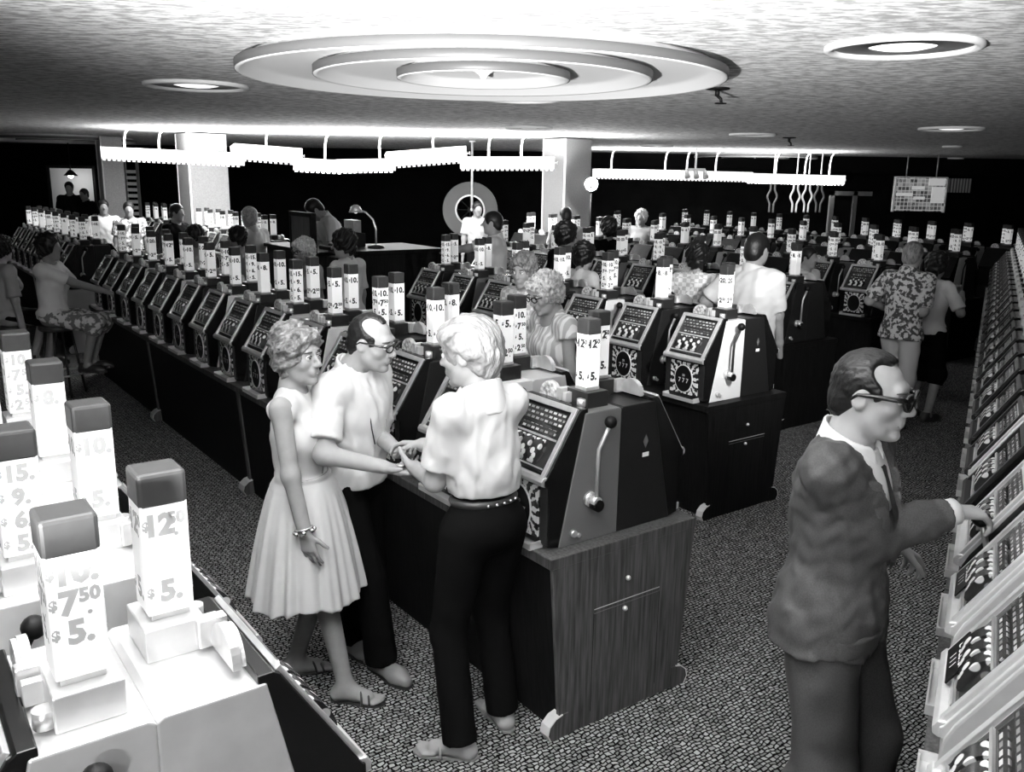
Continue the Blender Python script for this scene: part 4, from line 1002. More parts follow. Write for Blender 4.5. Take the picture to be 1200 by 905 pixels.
def sandal(s, i, straps='diag', mt='leatherdark'):
    f, r = foot_axes(s, i); a = s.ank[i]; b = v3(a[0], a[1], a[2]-.075)
    pts = [(-.078, .0), (-.062, .028), (0, .030), (.09, .042), (.15, .040), (.18, .018), (.186, 0)]
    ol = [b+f*y+r*x for y, x in pts]+[b+f*y-r*x for y, x in pts[::-1][1:-1]]; n = len(ol)
    o = build(MB().add([p+v3(0, 0, -.004) for p in ol]+[p+v3(0, 0, .008) for p in ol], [tuple(range(n)), tuple(range(2*n-1, n-1, -1))]+[(k, k+n, (k+1) % n+n, (k+1) % n) for k in range(n)]), 'sandal', mt, s.o)
    for y in ((.085,) if straps == 'one' else (.07, .105)):
        build(MB().tube([b+f*(y+.02*math.cos(t))+r*.047*math.cos(t)+v3(0, 0, .006+.052*math.sin(t)*(1-.25*(y-.07)/.035)) for t in [math.pi*k/10 for k in range(11)]], .0055, 6), 'strap', mt, o)
    return o
# ------------------------------------------------------------------ the four foreground people
def full_body(s, h, skin, label, loc, rz, scale, fine=True, jaw=1.0, bare_feet=True, hands=(-1, 1)):
    pts = [s.hc+v3(0, 0, .12), s.hc-.1, s.hc+.1]+[s.wr[i] for i in (-1, 1)]+[s.el[i] for i in (-1, 1)]+[s.ank[i]+v3(0, 0, -.075) for i in (-1, 1)]+[s.kn[i] for i in (-1, 1)]+[s.T(.2, 0, .3), s.T(-.2, 0, .3)]
    lo, hi = bounds(pts, .13); 
    for i in (-1, 1):
        hw = s.wr[i]; lo = np.minimum(lo, hw-.2); hi = np.maximum(hi, hw+.2); lo = np.minimum(lo, s.ank[i]-.25); hi = np.maximum(hi, s.ank[i]+.25*np.array([1, 1, 0]))
    lo[2] = max(lo[2], -.03)
    g = Grid(lo, hi, h); s.add_torso(g)
    for i in (-1, 1):
        s.add_arm(g, i, fore=True); s.add_leg(g, i); add_foot(s, g, i)
    s.head(g, fine, jaw)
    for i in (-1, 1):
        if fine: s.hand(g, i)
        else: d = unit(s.wr[i]-s.el[i]); g.cone(s.wr[i], s.wr[i]+d*.13, .028, .022, k=.02)
    return finish_person(s, g, skin, label, loc, rz, scale)
def wl(loc, rz, sc, p):   # world point -> person space
    q = (Vector(p)-Vector(loc))/sc; c, s_ = math.cos(-rz), math.sin(-rz)
    return (q.x*c-q.y*s_, q.x*s_+q.y*c, q.z)
def cranium(g, t=0, dz=0, k=.02):
    g.ell((0, -.010, .024+dz), (.073+t, .092+t, .088+t), k)

# --- woman in the white dress
loc = (-.855, 3.45, 0); rz = math.radians(-90-6); sc = .93
s = Person(True, lean=-.03, twist=0, head=(-.34, .04, .03), feet={-1: (-.10, -.10, .075), 1: (.09, .20, .075)}, hands={1: (.235, .10, .80), -1: (-.20, .16, .86)}, elbows={1: (.5, -1, -.1), -1: (-.5, -1, 0)},
           hand_pose={1: dict(curl=.25, palm=(-.9, .2, 0), ts=1), -1: dict(curl=.3)}, footdir={1: .05, -1: -.45})
full_body(s, .0056, 'skin', 'smiling woman in a sleeveless white dress and sandals, arms at her sides', loc, rz, sc)
face_parts(s, 1.8, 1)
def fh(g):
    cranium(g, .020, .012); g.ell((0, -.03, .06), (.088, .098, .075), .03); g.ell((0, -.055, -.03), (.074, .06, .075), .03)
    for i in (-1, 1): g.ell((.066*i, -.005, .015), (.028, .06, .055), .02); g.ell((.062*i, .035, .055), (.03, .045, .035), .02)
    g.ell((0, .055, .085), (.06, .045, .03), .03)
    g.noise(.008, .055, 4, (.6, 1, 1.4)); g.noise(.0022, .018, 9, (.5, .8, 1.6))
    g.ell((0, .115, -.035), (.075, .085, .098), .01, 's')
hair_obj(s, fh, .0055, 'hairbrown')
def fd(g):
    s.add_torso(g, .013); g.noise(.003, .10, 3)
    g.ell(s.T(0, .045, .28), (.125, .095, .10), .06, R=s.R); g.cone(s.neck+s.R @ v3(0, .012, .03), s.neck+s.R @ v3(0, .03, .15), .062, .07, k=.006, op='s'); g.clip(s.T(0, 0, .08), v3(0, 0, -1))
    for i in (-1, 1): g.ell(s.T(i*(s.sw+.055), 0, .39), (.058, .09, .12), .006, 's')
    def sk(X, Y, Z):
        u = np.clip((1.03-Z)/(1.03-.50), 0, 1); th = np.arctan2(Y-.01, X)
        r = .134+.160*u**.6+.012*u*np.sin(17*th+2*np.sin(3*th))+.006*u*np.sin(31*th)
        rho = np.sqrt(X*X+((Y-.01)/.88)**2)
        return np.maximum(np.maximum((rho-r)*.85, Z-1.05), .50+.012*np.sin(th*5)-Z)
    g.field(sk, .02)
dr = garment(s, 'dress', 'clothcream', .0062, (-.36, -.34, .46), (.36, .36, 1.46), fd)
build(MB().tube([s.T(.137*math.cos(t), .006+.108*math.sin(t), .115) for t in [2*math.pi*k/32 for k in range(32)]], .006, 6, closed=True), 'belt', 'clothgrey', dr)
build(MB().tube([s.T(.02, .128, .36), s.T(.03, .135, .30), s.T(.045, .128, .20), s.T(.05, .115, .13)], .003, 5), 'placket_trim', 'clothgrey', dr)
w0, w1 = s.wr[1], s.el[1]; d = unit(w1-w0); c = w0+d*.02; e1 = unit(np.cross(d, v3(0, 0, 1)+v3(.3, 0, 0))); e2 = np.cross(d, e1)
br = build(MB().tube([c+(e1*math.cos(t)+e2*math.sin(t))*.036 for t in [2*math.pi*k/18 for k in range(18)]], .006, 6, closed=True), 'bracelet', 'jewel', s.o)
for k in range(7): t = 2*math.pi*k/7; build(MB().ball(c-d*.012+(e1*math.cos(t)+e2*math.sin(t))*.042, .010, 8), 'charm', 'jewel', br)
for i in (-1, 1): sandal(s, i)

# --- man with glasses and a white short-sleeved shirt
loc = (-.71, 3.66, 0); rz = math.radians(-90-24); sc = .958
s = Person(False, lean=.06, side=0, head=(.06, .16, .04), neckfwd=.03, pelvis=(0, .03, .93), feet={-1: wl(loc, rz, sc, (-.74, 3.76, .072)), 1: wl(loc, rz, sc, (-.56, 3.57, .072))}, hands={1: wl(loc, rz, sc, (-.50, 3.31, 1.05)), -1: wl(loc, rz, sc, (-.47, 3.47, 1.07))},
           elbows={1: (.7, -.6, -.7), -1: (-.5, -.8, -.6)}, hand_pose={1: dict(curl=.30, palm=(0, .25, 1), ts=1), -1: dict(curl=.35, palm=(.2, .2, 1), ts=-1)}, build_=1.0, footdir={1: .35, -1: .3})
full_body(s, .0058, 'skin', 'balding man in glasses and a white short-sleeved shirt holding out coins', loc, rz, sc, jaw=1.1)
face_parts(s, .8, 1); glasses(s)
def fh(g):
    cranium(g, .009); g.ell((0, -.06, -.03), (.066, .05, .06), .02); g.noise(.002, .02, 4)
    g.ell((0, .14, .03), (.10, .115, .10), .01, 's'); g.ell((0, .09, -.06), (.10, .10, .06), .01, 's')
    for i in (-1, 1): g.ell((.050*i, .045, .085), (.032, .075, .05), .012, 's')
    for i in (-1, 1): g.ell((.082*i, .005, -.02), (.02, .03, .045), .008, 's')
hair_obj(s, fh, .005, 'hairdark')
sh_ = shirt(s, 'shirt', 'clothwhite', .0068, hem=-.01, frac=.80, t=.016, amp=.005, loose=.014)
trousers(s, 'clothblack', .009, .018, .02)
build(MB().tube([s.T(.075*1, .13, .33), s.T(.075, .142, .27), s.T(.06, .15, .20)], .003, 5), 'spectacle_cord', 'ink', sh_)
build(MB().tube([s.T(-.03, .125, .37), s.T(-.03, .145, .28), s.T(-.035, .15, .16)], .004, 5), 'placket', 'clothgrey', sh_)
for i in (-1, 1): shoe(s, i, 'leather')
hc_ = s.handc[1]
for k, (x, y, z) in enumerate(((0, 0, .0), (.012, .014, .004), (-.012, .010, .003))):
    c = s.o.matrix_basis @ Vector((s.wr[1]+unit(s.wr[1]-s.el[1])*.07+v3(x, y, .024+z)).tolist())
    o = build(MB().lathe([(0, -.0011), (.012, -.0011), (.013, 0), (.012, .0011), (0, .0011)], 16), 'coin', 'chrome', None, c, (.15*k, .1, 0))
    tag(o, ['silver coin lying lowest in the bespectacled man\'s open palm', 'silver coin nearest the fingertips in the bespectacled man\'s palm', 'silver coin nearest the thumb in the bespectacled man\'s palm'][k], 'coin', 'coins in the palm')

# --- blonde woman seen from behind
loc = (-.095, 3.09, 0); rz = math.radians(38); sc = .985
s = Person(True, build_=.88, lean=.06, twist=.05, head=(.45, .12, -.05), feet={-1: (-.13, -.03, .075), 1: (.13, .04, .075)}, hands={-1: wl(loc, rz, sc, (-.37, 3.27, 1.06)), 1: wl(loc, rz, sc, (-.35, 3.38, 1.12))},
           elbows={-1: (-.25, -.35, -1), 1: (.3, -.2, -1)}, hand_pose={-1: dict(curl=.40, palm=(.5, .2, .6), ts=-1), 1: dict(curl=.45, palm=(-.3, .1, -.8), ts=1)}, footdir={-1: .75, 1: -.1})
s.fd = {-1: -.75, 1: .15}
full_body(s, .0058, 'skinpale', 'blonde woman seen from behind in a white blouse and black trousers', loc, rz, sc)
face_parts(s, .3)
def fh(g):
    cranium(g, .018, .010); g.ell((0, -.035, .050), (.085, .095, .085), .03); g.ell((0, -.075, .0), (.07, .06, .085), .03); g.ell((0, -.055, -.06), (.052, .045, .045), .03)
    g.ell((0, .05, .075), (.066, .055, .045), .03)
    g.noise(.003, .05, 4, (2.2, .5, .6)); g.noise(.0016, .02, 5, (2, .4, .5))
    g.ell((0, .125, -.035), (.085, .085, .10), .012, 's')
    for i in (-1, 1): g.ell((.088*i, .01, -.02), (.02, .026, .036), .01, 's')
hair_obj(s, fh, .0052, 'hairblond')
sh_ = shirt(s, 'blouse', 'blousegrey', .0066, hem=.125, frac=.78, t=.016, amp=.004, loose=.008, seed=8)
tr = trousers(s, 'clothblack', .009, .014, .15, flare=.010, amp=.0015)
bl = build(MB().tube([s.T(.122*math.cos(t), -.0+.098*math.sin(t), .098) for t in [2*math.pi*k/36 for k in range(36)]], .017, 8, closed=True), 'belt', 'leatherdark', tr)
for k in range(5): t = -math.pi/2-.45+.24*k; build(MB().ball(s.T(.141*math.cos(t), -.0+.117*math.sin(t), .098), .0065, 8), 'stud', 'jewel', bl)
for i in (-1, 1): sandal(s, i, 'one', 'leather')

# --- man in the suit and sunglasses
loc = (.965, 2.44, 0); rz = math.radians(-90-36); sc = 1.01
HND = (1.283, 2.425, 1.235)
s = Person(False, build_=.90, lean=.02, twist=-.04, head=(.02, .07, .0), feet={-1: (-.12, .10, .075), 1: (.10, -.06, .075)}, hands={1: wl(loc, rz, sc, HND), -1: wl(loc, rz, sc, (1.27, 2.74, 1.0))}, elbows={1: (.12, -.3, -1), -1: (-.3, -.3, -1)},
           hand_pose={1: dict(curl=.62, palm=(0, 0, -1), ts=1, dir=(-.72, .70, -.08), spread=.12), -1: dict(curl=.5, palm=(0, 0, -1), ts=-1)})
full_body(s, .0054, 'skinpale', 'man in a dark suit, tie and sunglasses pulling a lever at right', loc, rz, sc)
face_parts(s, -.5, 0, True); glasses(s, True)
def fh(g):
    cranium(g, .010, .002); g.ell((0, -.06, -.03), (.068, .05, .06), .02); g.noise(.0012, .016, 4, (1.6, .15, .8))
    g.ell((0, .125, .035), (.095, .105, .085), .012, 's'); g.ell((0, .09, -.06), (.10, .10, .062), .01, 's')
    g.ell((.055, .062, .075), (.03, .05, .04), .012, 's'); g.ell((-.055, .062, .075), (.03, .05, .04), .012, 's')
    for i in (-1, 1): g.ell((.082*i, .005, -.02), (.02, .03, .045), .008, 's')
hair_obj(s, fh, .0048, 'hairdark')
def tl(X, Y, Z):
    q = [X-s.P[0], Y-s.P[1], Z-s.P[2]]; Ri = s.R
    return tuple(Ri[0, k]*q[0]+Ri[1, k]*q[1]+Ri[2, k]*q[2] for k in range(3))
def jack(g, t, sleeves=True):
    s.add_torso(g, t); g.cone(s.T(-.06, -.005, .0), s.T(-.075, -.005, -.17), .118+t*.6, .122+t, k=.06); g.cone(s.T(.06, -.005, .0), s.T(.075, -.005, -.17), .118+t*.6, .122+t, k=.06)
    if sleeves:
        for i in (-1, 1): s.add_arm(g, i, t-.002, 1, t-.004, True)
def vcut(w0, slope, zb):
    def f(X, Y, Z):
        x, y, z = tl(X, Y, Z); return np.maximum(np.maximum(np.abs(x)-w0-(z-zb)*slope, -(y-.015)), y-.19)
    return f
def fj(g):
    jack(g, .028, False); g.cone(s.T(-.16, -.005, .452), s.T(.16, -.005, .452), .053, k=.03)
    g.clip(s.T(0, 0, -.10), v3(0, 0, -1)); g.cone(s.neck+s.R @ v3(0, .02, -.01), s.neck+s.R @ v3(0, .03, .15), .080, .13, k=.006, op='s')
    g.field(vcut(.0, .27, .13), .004, 's')
    def slit(X, Y, Z): x, y, z = tl(X, Y, Z); return np.maximum(np.maximum(np.abs(x-.004)-.004, -(y-.05)), z-.13)
    g.field(slit, .003, 's')
    for i in (-1, 1): s.add_arm(g, i, .022, 1, .022, True)
    g.noise(.004, .12, 3); g.noise(.002, .05, 6)
    for i in (-1, 1):
        p = s.wr[i]-unit(s.wr[i]-s.el[i])*.028; n = unit(s.wr[i]-s.el[i]); sl, X, Y, Z = g.sub(p-.12, p+.12)
        d = (X-p[0])*n[0]+(Y-p[1])*n[1]+(Z-p[2])*n[2]; r2 = (X-p[0])**2+(Y-p[1])**2+(Z-p[2])**2-d*d; d = np.where(r2 < .0056, d, -1); g.merge(sl, -np.broadcast_to(d, g.d[sl].shape).astype(np.float32), .003, 's')
lo, hi = bounds([s.T(x, y, z) for x in (-.26, .26) for y in (-.2, .2) for z in (-.2, .5)]+[s.wr[i] for i in (-1, 1)]+[s.el[i] for i in (-1, 1)], .09)
jk = garment(s, 'suit_jacket', 'suit', .0064, lo, hi, fj)
def lap(g):
    jack(g, .033, False); g.cone(s.T(-.16, -.005, .455), s.T(.16, -.005, .455), .060, k=.03); g.clip(s.T(0, 0, .475), s.R @ v3(0, .5, 1))
    def band(X, Y, Z):
        x, y, z = tl(X, Y, Z); e = np.abs(x)-(z-.13)*.27; wd = np.clip((z-.13)*.24, 0, .06)*np.where(z > .36, .75, 1)
        return np.maximum(np.maximum(np.maximum(-e-.001, e-wd), -(y-.0)), np.maximum(.14-z, np.abs(z-.365)*-1+.004))
    g.d = np.maximum(g.d, np.broadcast_to(band(g.ax[0][:, None, None], g.ax[1][None, :, None], g.ax[2][None, None, :]), g.d.shape)).astype(np.float32)
lo, hi = bounds([s.T(x, y, z) for x in (-.2, .2) for y in (-.1, .18) for z in (.1, .5)], .03)
garment(s, 'lapel', 'suitlight', .005, lo, hi, lap).parent = jk
def pocket(g):
    jack(g, .034, False)
    def bx(X, Y, Z): x, y, z = tl(X, Y, Z); return np.maximum(np.maximum(np.abs(x-.105)-.075, np.abs(z+.055+.1*(x-.1)*0)-.028), -(y-.0))
    g.d = np.maximum(g.d, np.broadcast_to(bx(g.ax[0][:, None, None], g.ax[1][None, :, None], g.ax[2][None, None, :]), g.d.shape)).astype(np.float32)
lo, hi = bounds([s.T(x, y, z) for x in (0, .25) for y in (-.02, .2) for z in (-.1, 0)], .04)
garment(s, 'pocket_flap', 'suit', .005, lo, hi, pocket).parent = jk
shirt(s, 'shirt', 'clothwhite', .0066, hem=.0, frac=.12, t=.010, amp=.0, loose=0)
tie = MB().add([s.T(x, y, z) for x, y, z in ((-.012, .075, .455), (.012, .075, .455), (.017, .095, .44), (-.017, .095, .44), (-.012, .105, .415), (.012, .105, .415), (.026, .148, .30), (-.026, .148, .30), (.03, .152, .16), (-.03, .152, .16))],
               [(0, 1, 2, 3), (3, 2, 5, 4), (4, 5, 6, 7), (7, 6, 8, 9)])
build(tie, 'tie', 'tie', s.o)
for i in (1, -1):
    d = unit(s.wr[i]-s.el[i]); build(MB().tube([s.wr[i]-d*.03, s.wr[i]+d*.006], [.041, .039], 16), 'shirt_cuff', 'clothwhite', s.o)
trousers(s, 'suit', .010, .030, .02, flare=.03)
for i in (-1, 1): shoe(s, i, 'leatherdark')
# ------------------------------------------------------------------ people farther back
def bg(loc, d, Ht, label, top='clothwhite', bottom='clothblack', hair='hairdark', style='short', female=False, skin='skin', h=.013, fine=False, frac=.75, gl=None, skirt=False, hem=-.03, loose=.008, scoop=0, **kw):
    rz = math.atan2(-d[0], d[1]); base = 1.70 if not kw.pop('sitting', False) else 1.70
    sc = Ht/1.715
    for key in ('hands',):
        if key in kw: kw[key] = {i: wl(loc, rz, sc, p) for i, p in kw[key].items()}
    s = Person(female, **kw); full_body(s, h, skin, label, loc, rz, sc, fine)
    if fine: face_parts(s, .1, 0, True)
    if gl: glasses(s, False, True)
    def fh(g):
        cranium(g, .012 if style in ('short',) else .022, .004)
        if style == 'short': g.ell((0, -.06, -.03), (.068, .05, .06), .02)
        elif style == 'bouffant': g.ell((0, -.03, .055), (.095, .105, .09), .03); g.ell((0, -.06, -.03), (.08, .06, .08), .03); g.noise(.008, .05, 3)
        elif style == 'curly':
            g.ell((0, -.03, .045), (.090, .100, .080), .03); g.ell((0, -.055, -.03), (.080, .06, .07), .03)
            for i in (-1, 1): g.ell((.07*i, .0, .02), (.03, .06, .05), .02)
            g.ell((0, .06, .08), (.062, .045, .03), .03); g.noise(.010, .028, 3)
        g.ell((0, .125, -.03), (.085, .09, .10) if style != 'curly' else (.074, .085, .096), .012, 's')
        for i in (-1, 1):
            if style == 'short': g.ell((.082*i, .005, -.02), (.02, .03, .045), .008, 's')
    hair_obj(s, fh, h*.75, hair)
    shirt(s, 'shirt' if not female else 'blouse', top, h, hem=hem, frac=frac, collar=not female, loose=loose, amp=.004, scoop=scoop)
    if skirt:
        z1 = s.P[2]+.10
        def fn(g):
            for c, r in s.torso[:2]: g.ell(s.T(*c), np.array(r)+.014, .05, R=s.R)
            for i in (-1, 1): s.add_leg(g, i, .02)
            g.cone((s.kn[-1]+s.hip[-1])/2, (s.kn[1]+s.hip[1])/2, .09, k=.06); g.cone(s.kn[-1], s.kn[1], .085, k=.05)
            g.clip(s.T(0, 0, .10), s.R @ v3(0, 0, 1)); p = (s.kn[-1]+s.kn[1])/2; q = (s.ank[-1]+s.ank[1])/2; g.clip(p+(q-p)*.25, q-p)
        lo, hi = bounds([s.T(-.2, -.15, .1), s.T(.2, .15, -.15), s.kn[-1], s.kn[1]], .16)
        garment(s, 'skirt', bottom, h, lo, hi, fn)
    else: trousers(s, bottom, h, .018, hem+.06)
    for i in (-1, 1): shoe(s, i, 'leatherdark', .012)
    return s
mB = (-DB.x, -DB.y); pB = (DB.x, DB.y); pA = (DA.x, DA.y); mA = (-DA.x, -DA.y)
p = W(4.12, 3.36)
s = bg(p, (-.86, -.50), 1.65, 'grey-haired woman in glasses and a striped sleeveless dress looking down', 'stripes', 'stripes', 'hairgrey', 'curly', True, 'skin', .0075, True, .30, True, True, hem=-.02, scoop=.055, head=(.05, .30, 0), lean=.06)
p = W(5.15, 3.92)
bg(p, (-.55, -.83), 1.66, 'woman with curled hair and plaid collar behind the striped-dress woman', 'checked', 'clothblack', 'hairbrown', 'curly', True, 'skin', .010, True, .8, False, True, head=(.1, .12, 0), lean=.05)
p = W(8.25, 5.8)
bg(p, (-.97, .05), 1.83, 'dark-haired man in a short-sleeved shirt stretching his arm over a machine', 'clothwhite', 'clothblack', 'hairdark', 'short', False, 'skin', .011, False, .75, hands={-1: p+Vector((-.62, -.12, 1.36)), 1: p+Vector((-.1, .4, 1.0))}, elbows={-1: (0, 0, -1)})
p = W(4.48, 5.62)
bg(p, (DB.x*.98, DB.y), 1.80, 'man in a loose white short-sleeved shirt standing with his back turned', 'clothwhite', 'clothblack', 'hairdark', 'short', False, 'skin', .009, False, .85, hem=-.14, loose=.022, build_=1.12, hands={1: p+Vector((.26, .02, .86)), -1: p+Vector((-.10, .36, 1.12))}, elbows={1: (.4, -.6, -.3)})
p = W(5.28, 5.85)
bg(p, (pB[0]*.7-.3, pB[1]+.3), 1.66, 'dark-haired woman in a light checked top beside the white-shirted man', 'checked', 'clothblack', 'hairdark', 'bouffant', True, 'skin', .010, False, .4, skirt=True, hands={1: p+Vector((.22, .28, 1.15)), -1: p+Vector((-.18, .30, 1.1))})
bg((3.47, 7.85, 0), (.75, .66), 1.70, 'man in a patterned shirt and light trousers walking beside the dark aisle', 'floral', 'khaki', 'hairbrown', 'short', False, 'skin', .0095, False, .85, hem=-.10, feet={-1: (-.10, .16, .075), 1: (.10, -.18, .10)}, hands={1: (3.70, 7.95, 1.08), -1: (3.45, 8.25, 1.05)}, lean=.05)
bg((3.85, 8.15, 0), (.8, .5), 1.58, 'dark-haired companion in a pale top and dark skirt beside the patterned shirt', 'clothwhite', 'clothblack', 'hairdark', 'bouffant', True, 'skin', .012, False, .85, skirt=True, hands={1: (4.1, 8.1, 1.15)})
bg(W(8.1, 3.5), (-.70, -.72), 1.60, 'white-haired woman in glasses behind the long centre bank', 'clothgrey', 'clothblack', 'hairwhite', 'curly', True, 'skin', .010, True, .7, True, True, head=(0, .2, 0))
bg(W(7.45, 3.60), (-.80, .45), 1.70, 'dark-haired woman in a pale blouse seen from behind near the booth', 'clothwhite', 'clothblack', 'hairdark', 'bouffant', True, 'skin', .010, False, .8, skirt=True, head=(.3, .1, 0))
bg(W(10.75, 3.3), (-.6, -.75), 1.60, 'woman whose dark hair shows in front of the pale column', 'clothwhite', 'clothblack', 'hairdark', 'bouffant', True, 'skinmid', .014, False, .7, skirt=True, head=(0, .45, 0))
bg(W(10.0, 3.5), (-.98, .0), 1.60, 'dark-haired woman in profile right of the pale column', 'clothgrey', 'clothblack', 'hairdark', 'bouffant', True, 'skin', .013, False, .7, skirt=True)
# two women on stools at far left
def stool(p, label, hs=.70):
    t = empty('bar_stool', p)
    build(MB().lathe([(0, hs-.05), (.16, hs-.05), (.175, hs-.03), (.17, hs), (.1, hs+.012), (0, hs+.015)], 24), 'seat', 'leatherdark', t)
    for k in range(4):
        a = math.pi/4+k*math.pi/2; c, s_ = math.cos(a), math.sin(a)
        build(MB().tube([(.12*c, .12*s_, hs-.05), (.21*c, .21*s_, 0)], .012, 8), 'leg', 'darkmetal', t)
    build(MB().tube([(.205*math.cos(t_), .205*math.sin(t_), .22) for t_ in [2*math.pi*k/28 for k in range(28)]], .010, 6, closed=True), 'foot_ring', 'chrome', t)
    tag(t, label, 'stool')
SIT = dict(pelvis=(0, -.02, .80), feet={-1: (-.10, .26, .33), 1: (.10, .30, .33)}, knee={-1: (0, 1, .6), 1: (0, 1, .6)})
p = W(9.55, 1.50); stool(p, 'bar stool under the woman in the floral skirt at far left')
bg(p, (1, 0), 1.72, 'seated woman in a white blouse and floral skirt playing at far left', 'clothwhite', 'floralsoft', 'hairdark', 'bouffant', True, 'skinmid', .010, False, .85, skirt=True, hands={1: p+Vector((.46, .10, 1.02)), -1: p+Vector((.25, .40, 1.0))}, **SIT)
p = W(9.80, 1.12); stool(p, 'bar stool under the leftmost seated woman in a plain blouse')
bg(p, (.55, .83), 1.70, 'leftmost seated woman with dark hair and a plain pale blouse, back turned', 'clothgrey', 'clothblack', 'hairdark', 'curly', True, 'skin', .010, False, .9, skirt=True, **SIT)
# rear figures
bg(W(15.9, 3.35), (.5, -.85), 1.76, 'man in a white shirt facing the camera behind the far left signs', 'clothwhite', 'clothblack', 'hairdark', 'short', False, 'skinmid', .014, False, 1.0)
bg(W(15.3, 3.6), (.4, -.9), 1.74, 'figure in a dark patterned top beside the far white-shirted man', 'floralsoft', 'clothblack', 'hairdark', 'short', False, 'skinmid', .016)
bg(W(6.2, 5.35), (DB.x, DB.y), 1.62, 'person in pale clothes at a machine behind a four-price sign', 'clothwhite', 'clothgrey', 'hairdark', 'bouffant', True, 'skin', .012, False, .6, skirt=True)
bg(W(6.95, 5.75), (DB.x, DB.y), 1.76, 'dark-haired person in black behind the grey-haired woman', 'clothblack', 'clothblack', 'hairdark', 'bouffant', True, 'skinmid', .012, False, .9, skirt=True)
bg((.75, 13.2, 0), (-.3, .95), 1.80, 'distant man with white collar in front of the lit column', 'clothwhite', 'clothblack', 'hairdark', 'short', False, 'skin', .016)
bg((1.15, 11.0, 0), (-.2, .95), 1.74, 'distant dark-haired person right of the lit column', 'clothblack', 'clothblack', 'hairdark', 'bouffant', True, 'skinmid', .016, skirt=True)
bg((2.05, 14.6, 0), (-.4, -.9), 1.74, 'distant pale-haired person among the far signs', 'clothgrey', 'clothblack', 'hairwhite', 'curly', True, 'skin', .016, skirt=True)
bg(W(5.6, 7.85), (DA.x*-1, -DA.y), 1.55, 'person in a white jacket behind the third bank', 'clothwhite', 'clothblack', 'hairdark', 'short', False, 'skin', .014, frac=.95, hem=-.15)
bg((-.65, 15.6, 0), (.3, -.95), 1.80, 'distant dark-haired person standing before the grey wheel', 'clothgrey', 'clothblack', 'hairdark', 'short', False, 'skinmid', .016)
bg(W(12.9, 3.65), (.9, -.3), 1.78, 'distant person in profile right of the pale column, among price signs', 'clothblack', 'clothblack', 'hairdark', 'short', False, 'skin', .016)
# platform with two silhouettes in front of the bright panel
pp = atY(85, 230, 18.4); t = empty('platform', (pp.x, pp.y, 0)); build(MB().box(-.9, .9, -.5, .4, 0, .22), 'deck', 'wooddark', t); build(MB().box(-.92, .92, -.52, .42, .22, .25), 'deck_edge', 'wooddark', t)
tag(t, 'low dark platform below the bright panel at far left', 'platform')
bg((pp.x-.05, pp.y, .25), (.3, -.95), 1.75, 'dark silhouetted person under the pendant lamp, left of two', 'clothblack', 'clothblack', 'hairdark', 'short', False, 'skinmid', .016)
bg((pp.x+.3, pp.y-.1, .25), (-.3, -.95), 1.62, 'dark silhouetted person under the pendant lamp, right of two', 'clothblack', 'clothblack', 'hairdark', 'short', False, 'skinmid', .016)

# ------------------------------------------------------------------ change booth in the gap of the second bank
t = empty('change_booth', W(9.65, 4.65), TH)      # local x = -A
build(MB().box(-1.2, 1.35, -.42, .42, 0, .30), 'raised_floor', 'wooddark', t)
for k in range(6):
    x0 = -1.2+k*.425; build(MB().box(x0+.004, x0+.421, -.48, -.44, .30*0, 1.30), 'front_board', 'wooddark', t, bevel=.004)
build(MB().box(1.31, 1.35, -.48, .46, 0, 1.38), 'near_side_board', 'wooddark', t, bevel=.004); build(MB().box(-1.24, -1.2, -.48, .46, 0, 1.30), 'far_side_board', 'wooddark', t)
build(MB().box(.45, 1.40, -.54, .50, 1.38, 1.42), 'counter_top', 'wooddark', t, bevel=.006); build(MB().box(-1.26, .45, -.54, -.2, 1.30, 1.34), 'counter_ledge', 'wooddark', t, bevel=.006)
tag(t, 'dark wooden change booth standing in the gap of the second bank', 'booth')
pc = atY(354, 250, 8.9); t = empty('booth_screen', (pc.x, pc.y, 0), TH)
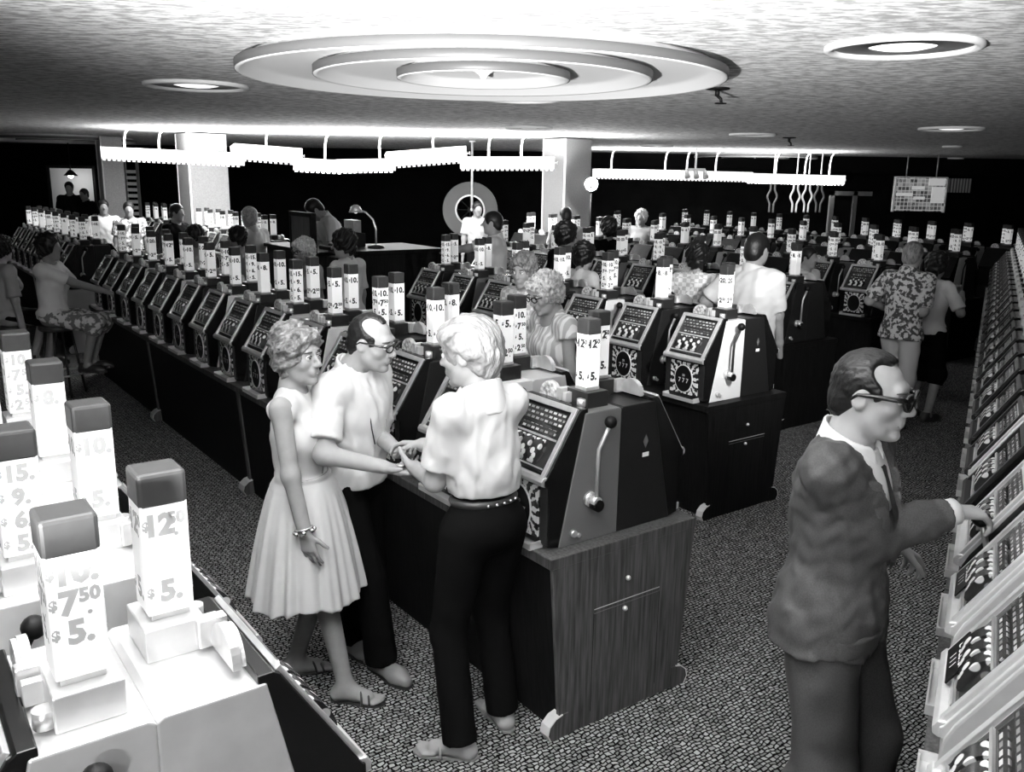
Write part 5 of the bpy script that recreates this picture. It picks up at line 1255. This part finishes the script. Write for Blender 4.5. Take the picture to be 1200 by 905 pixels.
build(MB().box(-.24, .24, -.02, .02, .0, pc.z), 'panel', 'wood', t, bevel=.004); build(MB().box(-.26, .26, -.03, .03, pc.z-.03, pc.z+.012), 'top_rail', 'wooddark', t)
for u in (-.25, .25): build(MB().box(u-.015, u+.015, -.03, .03, 0, pc.z), 'post', 'wooddark', t)
tag(t, 'tall wood-grained screen panel behind the white-haired woman', 'screen panel')
pd = W(8.6, 4.5); zt = 1.42
t = empty('desk_lamp', (pd.x, pd.y, zt)); build(MB().lathe([(0, 0), (.09, 0), (.09, .02), (.03, .035), (0, .04)], 20), 'base', 'darkmetal', t)
build(MB().tube([(0, 0, .03), (.0, 0, .2), (-.03, 0, .3), (-.10, 0, .37), (-.18, 0, .40)], .010, 8), 'gooseneck', 'chrome', t)
build(MB().lathe([(.02, .05), (.05, .03), (.075, -.03), (.07, -.03), (.045, .02)], 18, (-.21, 0, .40)), 'shade', 'silver', t); build(MB().ball((-.21, 0, .39), .03), 'bulb', 'lens', t)
tag(t, 'chrome gooseneck lamp curving over the change counter', 'desk lamp')
pd = W(9.0, 4.35); t = empty('cash_register', (pd.x, pd.y, 1.34), TH)
build(MB().prism([(-.15, 0), (.15, 0), (.15, .22), (.02, .24), (-.15, .10)], -.16, .16), 'case', 'darkmetal', t, bevel=.006); build(MB().box(-.12, .12, .03, .12, .22, .36), 'display', 'steel', t, bevel=.005)
kb = MB()
for i in range(5): build(MB().box(-.11+i*.05, -.075+i*.05, -.12, .0, .13, .16), 'key_column', 'lightpaint', t)
tag(t, 'dark cash register on the change counter left of the gooseneck lamp', 'cash register')
bg(tuple(W(9.9, 4.72))[:2]+(.30,), (-.85, -.5), 1.72, 'bending worker in a white shirt inside the change booth', 'clothwhite', 'clothblack', 'hairdark', 'short', False, 'skin', .012, False, .8, lean=.45, head=(0, .3, 0))
bg(W(10.95, 4.0), (-.8, .5), 1.80, 'person in white partly hidden by the tall screen panel', 'clothwhite', 'clothwhite', 'hairgrey', 'short', False, 'skin', .013, False, .95)
